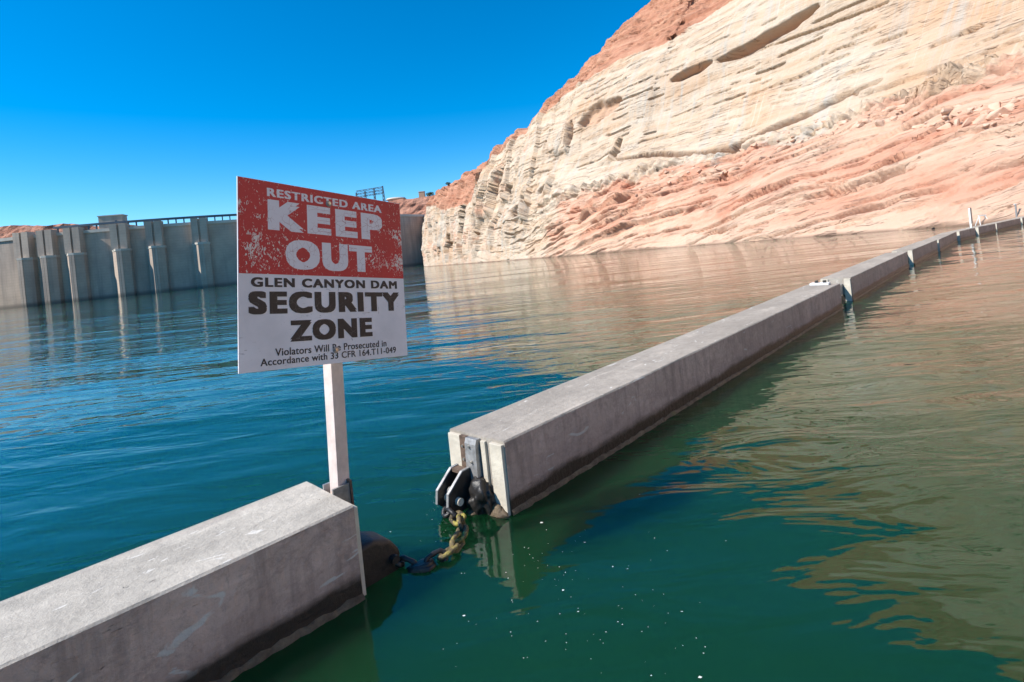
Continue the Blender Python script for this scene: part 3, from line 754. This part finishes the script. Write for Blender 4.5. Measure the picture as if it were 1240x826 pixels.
# ------------------------------------------------------------------ things on the mesa behind the sign
def on_mesa(u, v, y): return aty(u, v, y)
gy = 900
g = empty('transmission_gantry', aty(449, 246, gy)); tag(g, 'dark steel lattice gantry on the mesa above the corner of the warning sign', 'gantry')
gx0 = aty(433, 246, gy); base = Vector(g.location)
def gb(pts_name, segs, r, m=M_STEELDARK):
    bm = bmesh.new()
    for a, b in segs: add_bar(bm, a, b, r, 4)
    return obj(pts_name, bm, m, g)
WG = 46; HG = 27
for i, fx in enumerate((-.5, -.17, .17, .5)):
    x = fx * WG; segs = []
    hh = HG * (.75 + .25 * (i / 3))
    for sx in (-1, 1):
        for sy in (-1, 1): segs.append(((x + sx * 2, sy * 2, -8), (x + sx * .5, sy * .5, hh)))
    for k in range(5):
        z0, z1 = -8 + (hh + 8) * k / 5, -8 + (hh + 8) * (k + 1) / 5; w0 = 2 - 1.5 * k / 5; w1 = 2 - 1.5 * (k + 1) / 5
        segs += [((x - w0, -w0, z0), (x + w1, -w1, z1)), ((x + w0, -w0, z0), (x - w1, -w1, z1))]
    gb('lattice_mast', segs, .42)
for z, dz in ((.42, 2.2), (.6, 2.2), (.78, 2.2)):
    segs = []; z0 = HG * z; s_l = .10 * HG
    n = 9
    P_ = lambda k, up: (-WG / 2 + WG * k / n, 0, z0 + s_l * k / n + (dz if up else 0))
    for up in (0, 1): segs.append((P_(0, up), P_(n, up)))
    for k in range(n): segs.append((P_(k, k % 2), P_(k + 1, (k + 1) % 2)))
    gb('cross_beam', segs, .38)
# low visitor building with a pale round roof
p = aty(480, 245.5, 880); vb = empty('visitor_building', p); tag(vb, 'low building with a pale flat round roof on the mesa edge beside the gantry', 'building')
bm = bmesh.new(); bmesh.ops.create_cone(bm, cap_ends=True, segments=32, radius1=13, radius2=13, depth=9, matrix=Matrix.Translation((0, 0, 1))); obj('wall', bm, M_DAM, vb)
bm = bmesh.new(); bmesh.ops.create_cone(bm, cap_ends=True, segments=32, radius1=17, radius2=15, depth=2.2, matrix=Matrix.Translation((0, 0, 6.4))); obj('roof', bm, M_DAMPALE, vb)
p = aty(511, 236, 840); hb = empty('utility_building', p); tag(hb, 'small tan box building standing on the mesa beside the dark tree', 'building')
box('wall', -4.5, 4.5, -4, 4, -4, 4.5, simple('tan_brick', (.40, .27, .19), .9, bmp=0), hb); box('roof', -5, 5, -4.5, 4.5, 4.5, 5.2, M_DAMPALE, hb)
def leaf_crown(parent, n, rad, seed, m):
    r = random.Random(seed); bm = bmesh.new()
    for _ in range(n):
        d = Vector((r.gauss(0, 1), r.gauss(0, 1), r.gauss(0, 1))).normalized() * (r.random() ** .4)
        c = Vector((d.x * rad[0], d.y * rad[1], d.z * rad[2] + rad[2] * .9))
        q = Vector((r.uniform(-1, 1), r.uniform(-1, 1), r.uniform(-1, 1))).normalized().to_track_quat('Z', 'Y')
        s = rad[2] * r.uniform(.12, .24)
        bm.faces.new([bm.verts.new(c + q @ Vector(v) * s) for v in ((-1, -.6, 0), (1, -.6, 0), (.8, .7, .2), (-.7, .8, -.1))])
    me = bpy.data.meshes.new('crown'); bm.to_mesh(me); bm.free(); return link('crown', me, m, parent)
for u, v, y, s, lab in ((521, 236.5, 835, 6.5, 'dark round tree on the mesa next to the tan box building'), (541.5, 219, 292, 1.1, 'small dark juniper bush on the rim of the far headland')):
    if y < 400:
        p, _n = on_cliff(u, v + 1)
    else: p = aty(u, v, y) - Vector((0, 0, 2))
    t_ = empty('tree', p); tag(t_, lab, 'tree')
    bm = bmesh.new(); add_bar(bm, (0, 0, -s * .6), (0, 0, s * .9), s * .09, 6); obj('trunk', bm, M_RUSTIRON, t_)
    leaf_crown(t_, 260, (s * 1.1, s, s * .6), int(u), M_LEAF)

# ------------------------------------------------------------------ floating boom
BW = .66; BH = .57
def boom_end_parts(root, x, sgn, full):
    """panels and channel on an end face at local x, facing sgn"""
    def bxx(name, y0, y1, z0, z1, t, m, parent=root, bev=.004):
        a, b = sorted((x - sgn * .004, x + sgn * t)); return box(name, a, b, y0, y1, z0, z1, m, parent, bev)
    # local +y is the LEFT side of the boom looking along it
    bxx('end_panel', BW * .24, BW * .485, -.02, BH - .025, .030, M_PANEL)
    bxx('end_panel', -BW * .485, -BW * .28, -.02, BH - .025, .030, M_PANEL)
    if full: bxx('end_panel', -BW * .19, -BW * .11, -.02, BH - .03, .022, M_PANEL)
    return bxx
def make_boom_section(p, q, label, m=M_BOOM, zt=BH, detail=True):
    """one float from p to q (right-hand top edge end points, z ignored)"""
    p = Vector((p[0], p[1], 0)); q = Vector((q[0], q[1], 0)); d = (q - p); ln = d.length; ang = math.atan2(d.y, d.x)
    left = Vector((-d.y, d.x, 0)).normalized()
    root = empty('boom_float', mat=Matrix.Translation(p + left * BW / 2) @ Matrix.Rotation(ang, 4, 'Z'))
    tag(root, label, 'boom', 'concrete floats of the barrier line')
    bm = bmesh.new()
    n = max(4, int(ln / .35))
    rr_ = random.Random(int(ln * 1000))
    sec = [(-BW / 2, -.42), (-BW / 2, BH - .012), (-BW / 2 + .012, BH), (BW / 2 - .012, BH), (BW / 2, BH - .012), (BW / 2, -.42)]
    rings = []
    for i in range(n + 1):
        x = ln * i / n; j = lambda: rr_.uniform(-.0022, .0022) if 0 < i < n else 0
        rings.append([bm.verts.new((x, y + j(), z + j())) for y, z in sec])
    for a, b in zip(rings[:-1], rings[1:]):
        for k in range(6): bm.faces.new((a[k], a[(k + 1) % 6], b[(k + 1) % 6], b[k]))
    bm.faces.new(rings[0]); bm.faces.new(rings[-1][::-1])
    for f_ in bm.faces:
        ys = [v.co.y for v in f_.verts]
        f_.material_index = 1 if max(ys) < -BW / 2 + .006 or min(ys) > BW / 2 - .006 else 0
    bo = obj('body', bm, m, root); bo.data.materials.append(M_SIDE)
    # crusted lip along both sides at the waterline
    for sgn in (-1, 1):
        bm = bmesh.new(); rr2 = random.Random(int(ln * 77) + sgn); n2 = int(ln / (.05 if detail else .2)); prev = None
        for i in range(n2 + 1):
            x = ln * i / n2; a = .012 + .018 * rr2.random(); zt_ = .012 + .022 * rr2.random()
            ring = [bm.verts.new((x, sgn * (BW / 2 - .004), zt_ + .012)), bm.verts.new((x, sgn * (BW / 2 + a), zt_)), bm.verts.new((x, sgn * (BW / 2 + a * 1.1), -.10)), bm.verts.new((x, sgn * (BW / 2 - .004), -.12))]
            if prev:
                for k in range(3): bm.faces.new((prev[k], prev[k + 1], ring[k + 1], ring[k]))
            prev = ring
        obj('waterline_crust', bm, M_CRUST, root, True)
    for x, sgn in ((0, -1), (ln, 1)):
        f = boom_end_parts(root, x, sgn, detail)
    return root, ln
d0 = Vector((.696, .718, 0)).normalized()
e0 = Vector((-1.125, 3.235, 0))
b0, l0 = make_boom_section(e0 - d0 * 9.0, e0, 'chalky topped concrete float carrying the keep out sign', M_BOOM_NEAR)
P1a, P1b = (-.21, 4.06), (7.25, 11.86)
b1, l1 = make_boom_section(P1a, P1b, 'long concrete float with the open clevis and chain shackle at its end')
chain_px = [((1030, 336), (1098.5, 304.7)), ((1105, 302.4), (1134.5, 290.4)), ((1137, 290), (1158.2, 280.5)), ((1162, 280), (1180.6, 275.8)), ((1185, 274.8), (1205.3, 270.8)), ((1207, 270.2), (1235.5, 264.2)), ((1238, 263.5), (1262, 258.5))]
labs = ['concrete float just beyond the long clevis float in the barrier line', 'third concrete float in the barrier line past the sign float',
        'mid-line concrete float with a narrow gap at its near end', 'short concrete float before the small post on the barrier line',
        'short concrete float just past the small post on the barrier line', 'long concrete float heading for the thin shore pole', 'last concrete float of the line lying against the cliff foot']
far = []
for (a, b), lab in zip(chain_px, labs):
    pa = atz(*a, BH); pb = atz(*b, BH); far.append((pa, pb)); make_boom_section(pa, pb, lab, detail=False)
# connecting hinges between the far floats
ends = [(Vector((*P1b, 0)), far[0][0])] + [(far[i][1], far[i + 1][0]) for i in range(len(far) - 1)]
for i, (a, b) in enumerate(ends):
    a = Vector((a.x, a.y, 0)); b = Vector((b.x, b.y, 0)); dd = (b - a).normalized(); lf = Vector((-dd.y, dd.x, 0))
    root = empty('coupling', a + lf * BW / 2)
    tag(root, ['white topped coupling joining the long clevis float to the next float', 'coupling in the barrier gap after the second float', 'coupling in the barrier gap after the third float', 'coupling in the barrier gap after the mid-line float',
               'coupling in the gap beneath the small post', 'coupling in the gap past the small post', 'coupling in the gap nearest the cliff foot'][i], 'coupling')
    ln = (b - a).length; R_ = Matrix.Rotation(math.atan2(dd.y, dd.x), 4, 'Z')
    for yy in (-.13, .13):
        bm = bmesh.new(); add_box(bm, -.03, ln + .03, yy - .02, yy + .02, .18, .42, M=R_); obj('link_plate', bm, M_GREYIRON, root)
    bm = bmesh.new(); add_bar(bm, R_ @ Vector((ln / 2, -.2, .3)), R_ @ Vector((ln / 2, .2, .3)), .03, 10); obj('pin', bm, M_BLACK, root)
    if i == 0:
        bm = bmesh.new(); add_box(bm, -.28, -.04, -.16, .22, BH + .002, BH + .05, .008, R_); obj('cover_plate', bm, M_WHITE, root)
        for yy in (-.06, .1):
            bm = bmesh.new(); add_box(bm, -.2, -.1, yy - .03, yy + .03, BH + .05, BH + .10, .01, R_); obj('bolt', bm, M_BLACK, root)

# -------- hardware on the long float's open end (local frame: x out of the end, y right, z up)
d1 = Vector((P1b[0] - P1a[0], P1b[1] - P1a[1], 0)).normalized()
E1 = Vector((*P1a, 0)) + Vector((-d1.y, d1.x, 0)) * BW / 2
F1 = Matrix(((-d1.x, d1.y, 0, E1.x), (-d1.y, -d1.x, 0, E1.y), (0, 0, 1, 0), (0, 0, 0, 1)))
ck = empty('clevis_bracket', mat=F1); tag(ck, 'black iron clevis bracket bolted to the end of the long float', 'bracket')
box('back_bar', .003, .035, -.17, -.085, .16, BH - .02, M_RUSTIRON, ck, .004)
bm = bmesh.new(); add_poly(bm, [(.003, .0), (.06, .0), (.07, .2), (.06, BH - .06), (.045, BH - .02), (.003, BH - .02)], -.075, .055); obj('front_bar', bm, M_GREYIRON, ck)
for y, z, x in ((-.128, .47, .035), (-.128, .36, .035), (-.02, .49, .066), (.0, .37, .07)):
    bm = bmesh.new(); bmesh.ops.create_cone(bm, cap_ends=True, segments=6, radius1=.012, radius2=.010, depth=.016, matrix=Matrix.Translation((x + .004, y, z)) @ Matrix.Rotation(math.pi / 2, 4, 'Y')); obj('bolt', bm, M_BOLT, ck)
HEX = [(.03, .06), (.03, .27), (.075, .32), (.15, .315), (.30, .19), (.315, .09), (.25, .03), (.10, .01)]
for y in (-.19, -.055):
    bm = bmesh.new(); add_poly(bm, HEX, y, y + .028); bmesh.ops.bevel(bm, geom=bm.edges[:], offset=.004, segments=1, affect='EDGES')
    pl = obj('cheek_plate', bm, M_BLACK, ck)
    bm = bmesh.new(); add_poly(bm, [(.075, .318), (.15, .314), (.303, .19), (.318, .09), (.324, .09), (.309, .196), (.153, .322), (.073, .326)], y + .002, y + .026); obj('worn_edge', bm, M_GREYIRON, pl)
bm = bmesh.new(); add_box(bm, .08, .15, -.163, -.054, .292, .318); obj('cross_web', bm, M_RUSTIRON, ck)
bm = bmesh.new(); add_bar(bm, (.225, -.22, .115), (.225, .01, .115), .03, 14); obj('pin', bm, M_PANEL, ck)
def lump(name, c, r, m, parent, seed, amp=.25, sub=3):
    bm = bmesh.new(); bmesh.ops.create_icosphere(bm, subdivisions=sub, radius=1)
    co = np.array([v.co[:] for v in bm.verts]); k = 1 + amp * fbm(co[:, 0] * 1.7 + seed, co[:, 1] * 1.7, co[:, 2] * 1.7, oct=4, seed=seed)
    for v, kk in zip(bm.verts, k): v.co = Vector((c[0] + v.co.x * r[0] * kk, c[1] + v.co.y * r[1] * kk, c[2] + v.co.z * r[2] * kk))
    return obj(name, bm, m, parent, True)
lump('rubber_fender', (.07, .07, .09), (.10, .13, .15), M_BLACK, ck, 3, .75, 4)
lump('algae_tuft', (.09, .03, .0), (.085, .07, .05), M_CRUST, ck, 5, .5)
lump('algae_tuft', (.05, .24, .01), (.045, .085, .06), M_CRUST, ck, 8, .6)

# -------- bracket on the sign float's end
E0 = e0 + Vector((-d0.y, d0.x, 0)) * BW / 2
F0 = Matrix(((d0.x, d0.y, 0, E0.x), (d0.y, -d0.x, 0, E0.y), (0, 0, 1, 0), (0, 0, 0, 1)))
nb = empty('nose_bracket', mat=F0); tag(nb, 'dark wet iron nose bracket sticking out of the sign float', 'bracket')
bm = bmesh.new(); add_poly(bm, [(.003, -.12), (.003, .25), (.14, .265), (.27, .21), (.34, .11), (.33, -.02), (.22, -.12)], .03, .26)
bmesh.ops.bevel(bm, geom=bm.edges[:], offset=.035, segments=4, profile=.5, affect='EDGES'); obj('rubber_nose', bm, M_RUBBER, nb, True)
bm = bmesh.new(); add_bar(bm, (.27, -.0, .09), (.27, .30, .09), .028, 12); obj('pin', bm, M_BLACK, nb)

# -------- chain
ch = empty('mooring_chain', (-.65, 3.8, 0)); tag(ch, 'algae crusted heavy chain sagging between the two nearest floats', 'chain')
pin1 = F1 @ Vector((.225, -.11, .10)); pin0 = F0 @ Vector((.29, .15, .06))
ctrl = [pin1, pin1 + Vector((-.02, -.06, -.05)), Vector((-.585, 3.93, .055)), Vector((-.575, 3.78, .035)), Vector((-.60, 3.66, .03)), Vector((-.68, 3.56, .022)), Vector((-.79, 3.50, .005)), Vector((-.90, 3.51, .0)), pin0]
def catm(P, n=40):
    out = []
    for i in range(len(P) - 1):
        p0, p1, p2, p3 = P[max(i - 1, 0)], P[i], P[i + 1], P[min(i + 2, len(P) - 1)]
        for k in range(n):
            t = k / n; out.append(.5 * ((2 * p1) + (p2 - p0) * t + (2 * p0 - 5 * p1 + 4 * p2 - p3) * t * t + (3 * p1 - p0 - 3 * p2 + p3) * t ** 3))
    return out + [P[-1]]
path = catm(ctrl)
def link_mesh(Lh, Wh, r, seed):
    """stadium-shaped link, long axis x"""
    bm = bmesh.new(); n = 28; m_ = 10; rings = []; rd = random.Random(seed)
    for i in range(n):
        a = 2 * math.pi * i / n; cx_ = math.copysign(max(Lh - Wh, 0), math.cos(a)) * min(1, abs(math.cos(a)) * 3)
        c = Vector((cx_ + Wh * math.cos(a), Wh * math.sin(a), 0)); o_ = Vector((math.cos(a), math.sin(a), 0)); k = r * rd.uniform(.85, 1.25)
        rings.append([bm.verts.new(c + (o_ * math.cos(b) + Vector((0, 0, 1)) * math.sin(b)) * k) for b in [2 * math.pi * j / m_ for j in range(m_)]])
    for i in range(n):
        A, B = rings[i], rings[(i + 1) % n]
        for j in range(m_): bm.faces.new((A[j], A[(j + 1) % m_], B[(j + 1) % m_], B[j]))
    return bm
dist = 0; cum = [0]
for a, b in zip(path[:-1], path[1:]): dist += (b - a).length; cum.append(dist)
nl = int(dist / .098)
for i in range(nl):
    t = (i + .5) * dist / nl; k = min(range(len(cum)), key=lambda j: abs(cum[j] - t)); k = min(max(k, 1), len(path) - 2)
    d = (path[k + 1] - path[k - 1]).normalized(); q = d.to_track_quat('X', 'Z').to_matrix().to_4x4()
    bm = link_mesh(.072, .042, .0165, i)
    bmesh.ops.transform(bm, matrix=Matrix.Translation(path[k] - Vector(ch.location)) @ q @ Matrix.Rotation(math.radians(25 + 90 * (i % 2)), 4, 'X'), verts=bm.verts)
    obj('link', bm, M_CHAIN if 1 < i < nl - 4 else M_BLACK, ch, True)
# shackle hanging from the clevis
bm = link_mesh(.105, .05, .021, 50); q = Vector((.25, .1, .95)).to_track_quat('X', 'Z').to_matrix().to_4x4()
bmesh.ops.transform(bm, matrix=Matrix.Translation(F1 @ Vector((.25, -.11, .085)) - Vector(ch.location)) @ q, verts=bm.verts); obj('shackle', bm, M_GREYIRON, ch, True)
lump('weed_clump', (-.155, -.30, .0), (.10, .075, .035), M_BLACK, ch, 14, .4)

# ------------------------------------------------------------------ warning sign on its post
e1_ = Vector((.6182, .7755, -.1282)); e2_ = Vector((.018, .1491, .9887)); e3_ = Vector((.7859, -.6135, .0782))
SC = Vector((-1.2019, 3.4928, 1.9806))
# local axes: x along the sign, -y out of its face, z up
SM = Matrix(((e1_.x, -e3_.x, e2_.x, SC.x), (e1_.y, -e3_.y, e2_.y, SC.y), (e1_.z, -e3_.z, e2_.z, SC.z), (0, 0, 0, 1)))
sg = empty('warning_sign', mat=SM); tag(sg, 'weathered red and white keep out sign on a white post at the float end', 'sign')
SW, SH = 1.2035, 1.1435
zsplit = SH / 2 - SH * .505
bm = bmesh.new(); add_box(bm, -SW / 2, SW / 2, -.004, .004, -SH / 2, SH / 2, .0015); pn = obj('panel', bm, M_SIGNWHITE, sg); pn['label'] = 'scratched white aluminium sign panel'
bm = bmesh.new(); add_box(bm, -SW / 2 + .004, SW / 2 - .002, -.0052, -.0042, zsplit, SH / 2 - .003); o = obj('red_field', bm, M_SIGNRED, pn); o['label'] = 'flaking red upper half of the sign'
def text(s, x0, x1, zb, zt, m, bx, bz, sp=1.1, y=-.0054):
    """one line of bold lettering: the plain glyphs struck several times side by side, each pass a hair proud of the last"""
    cu = bpy.data.curves.new('lettering', 'FONT'); cu.body = s; cu.size = 1; cu.resolution_u = 4; cu.extrude = 0
    cu.space_character = sp
    to = bpy.data.objects.new('tmp', cu); COL.objects.link(to)
    dg = bpy.context.evaluated_depsgraph_get(); me = bpy.data.meshes.new_from_object(to.evaluated_get(dg)); bpy.data.objects.remove(to)
    co = np.zeros(len(me.vertices) * 3); me.vertices.foreach_get('co', co); co = co.reshape(-1, 3)
    fc = [list(p.vertices) for p in me.polygons]
    lo, hi = co.min(0), co.max(0); H_ = zt - zb; dx, dz = bx * H_, bz * H_
    V, Fc = [], []; k = 0
    for ix in ((-1, 0, 1) if bx < .08 else (-1, -.5, 0, .5, 1)):
        for iz in (-1, 1):
            o_ = np.empty_like(co)
            o_[:, 0] = x0 + dx + (co[:, 0] - lo[0]) / (hi[0] - lo[0]) * (x1 - x0 - 2 * dx) + ix * dx
            o_[:, 2] = zb + dz + (co[:, 1] - lo[1]) / (hi[1] - lo[1]) * (H_ - 2 * dz) + iz * dz
            o_[:, 1] = y - .00006 * k
            Fc += [[i + len(V) for i in f] for f in fc]; V += o_.tolist(); k += 1
    me2 = bpy.data.meshes.new('lettering'); me2.from_pydata(V, [], Fc)
    o = link('lettering', me2, m, sg); o['label'] = 'line of lettering reading ' + s; return o
def fx(p): return (p - .5) * SW
def fz(p): return SH / 2 - p * SH
text('RESTRICTED AREA', fx(.146), fx(.856), fz(.084), fz(.037), M_LETW, .075, .03, 1.14)
text('KEEP', fx(.148), fx(.856), fz(.266), fz(.100), M_LETW, .105, .06, 1.24)
text('OUT', fx(.238), fx(.772), fz(.474), fz(.309), M_LETW, .105, .06, 1.22)
text('GLEN CANYON DAM', fx(.06), fx(.944), fz(.573), fz(.523), M_LETB, .085, .04, 1.18)
text('SECURITY', fx(.047), fx(.956), fz(.714), fz(.595), M_LETB, .10, .055, 1.2)
text('ZONE', fx(.253), fx(.75), fz(.864), fz(.750), M_LETB, .10, .055, 1.2)
text('Violators Will Be Prosecuted in', fx(.174), fx(.844), fz(.931), fz(.892), M_LETB, .025, .012, 1.05)
text('Accordance with 33 CFR 164.T11-049', fx(.101), fx(.912), fz(.975), fz(.938), M_LETB, .025, .012, 1.05)
for px_, pz_ in ((.495, .075), (.508, .925)):
    bm = bmesh.new(); bmesh.ops.create_cone(bm, cap_ends=True, segments=12, radius1=.022, radius2=.02, depth=.004, matrix=Matrix.Translation((fx(px_), -.0075, fz(pz_))) @ Matrix.Rotation(math.pi / 2, 4, 'X'))
    wsh = obj('washer', bm, M_GREYIRON, sg)
    bm = bmesh.new(); bmesh.ops.create_cone(bm, cap_ends=True, segments=6, radius1=.011, radius2=.011, depth=.012, matrix=Matrix.Translation((fx(px_), -.014, fz(pz_))) @ Matrix.Rotation(math.pi / 2, 4, 'X'))
    obj('bolt', bm, M_BOLT, wsh)
SMI = SM.inverted()
pb_ = E0 + d0 * .062 + Vector((0, 0, .08)); ptop = SC - e3_ * .066 + e2_ * .46
pz = (ptop - pb_).normalized(); dpo = Matrix.Rotation(math.radians(12), 3, 'Z') @ d0; px0 = (dpo - pz * dpo.dot(pz)).normalized(); py0 = pz.cross(px0)
PM = SMI @ Matrix(((px0.x, py0.x, pz.x, pb_.x), (px0.y, py0.y, pz.y, pb_.y), (px0.z, py0.z, pz.z, pb_.z), (0, 0, 0, 1)))
bm = bmesh.new(); add_box(bm, -.048, .048, -.042, .042, 0, (ptop - pb_).length, .004, PM); obj('post', bm, M_POST, sg)
BMX = SMI @ F0
for y in (-.075, .055):
    bm = bmesh.new(); add_box(bm, .003, .12, y - .004, y + .012, .30, BH + .03, M=BMX); obj('post_bracket', bm, M_GREYIRON, sg)
bm = bmesh.new(); add_box(bm, .118, .132, -.09, .08, .36, BH + .05, M=BMX); obj('post_bracket', bm, M_RUSTIRON, sg)
bm = bmesh.new(); add_bar(bm, SMI @ (SC - e3_ * .005 - e2_ * .486), SMI @ (SC - e3_ * .12 - e2_ * .486), .012, 8); obj('spacer', bm, M_GREYIRON, sg)

# small post with an edge-on board on the barrier line, pole and frame on the shore
pp = atz(1176, 275.5, BH); fp = empty('marker_post', (pp.x, pp.y, BH - .02))
fp.rotation_euler = (0, 0, math.atan2(far[3][1].y - far[3][0].y, far[3][1].x - far[3][0].x))
tag(fp, 'small white post with an edge-on grey board standing on the far barrier line', 'post')
box('post', -.05, .05, -.05, .05, 0, 1.3, M_WHITE, fp, .006)
box('board', -.16, .22, -.075, -.055, .28, 1.32, M_GREYIRON, fp, .004)
sp, _n = on_cliff(1231, 263); fo = empty('shore_pole', sp - Vector((0, 0, .15))); tag(fo, 'thin grey pole standing on the shore where the barrier ends', 'pole')
hgt = (263 - 246) / F * sp.y
bm = bmesh.new(); add_bar(bm, (0, 0, -.2), (0, 0, hgt), .07, 8); obj('shaft', bm, M_GREYIRON, fo)
bm = bmesh.new(); add_box(bm, -.14, .14, -.14, .14, -.05, .06, .01); obj('base', bm, M_GREYIRON, fo)
bm = bmesh.new(); add_box(bm, -.1, .1, -.1, .1, hgt, hgt + .06, .01); obj('cap', bm, M_WHITE, fo)
sp, _n = on_cliff(1190, 272); sp.z -= .05
fr_ = empty('trestle', sp); tag(fr_, 'low white trestle frame at the foot of the pink slope behind the barrier', 'trestle')
bm = bmesh.new(); add_box(bm, -.38, .38, -.05, .05, .78, .88, .008); obj('beam', bm, M_WHITE, fr_)
for sx in (-1, 1):
    for sy in (-1, 1):
        bm = bmesh.new(); add_bar(bm, (sx * .30, 0, .8), (sx * .52, sy * .3, -.15), .035, 6); obj('leg', bm, M_WHITE, fr_)
p = atz(1130, 277.5, 0); o = bpy.data.objects.new('boulder', rock_mesh(55, .8)); COL.objects.link(o); o.location = p + Vector((0, 0, .05)); o.scale = (.22, .2, .26)
o.data.materials.clear(); o.data.materials.append(M_BLACK); tag(o, 'small dark wet rock sticking out of the water at the cliff foot', 'boulder')

# ------------------------------------------------------------------ flecks floating on the water
rng = random.Random(21); bm = bmesh.new()
def fleck(x, y, s):
    n = rng.choice((4, 5, 6)); a0 = rng.random() * 6.28; st_ = rng.uniform(.35, 1)
    vs = []
    for k in range(n):
        a = a0 + 6.28 * k / n; r = s * rng.uniform(.6, 1.1)
        vs.append(bm.verts.new((x + r * math.cos(a), y + r * st_ * math.sin(a), .006 + rng.uniform(0, .002))))
    bm.faces.new(vs)
for i in range(95):
    u = rng.gauss(690, 75); v = rng.uniform(640, 820)
    p = atz(u, v, 0); fleck(p.x, p.y, rng.choice((.002, .0025, .003, .004)) * rng.uniform(.7, 1.2))
for i in range(60):
    u = rng.gauss(535, 12); v = rng.gauss(610, 18); p = atz(u, v, 0); fleck(p.x, p.y, rng.uniform(.0015, .003))
for u, v, s in ((656, 634, .012), (473, 645, .010), (708, 658, .010), (562, 747, .011), (682, 716, .008), (826, 742, .009), (760, 690, .006), (848, 822, .010), (640, 665, .007), (775, 600, .006), (700, 742, .007)):
    p = atz(u, v, 0); fleck(p.x, p.y, s)
me = bpy.data.meshes.new('floating_flakes'); bm.to_mesh(me); bm.free()
tag(link('floating_flakes', me, M_FLECK), 'tiny pale flakes drifting on the green water beside the floats', 'flakes', kind='stuff')
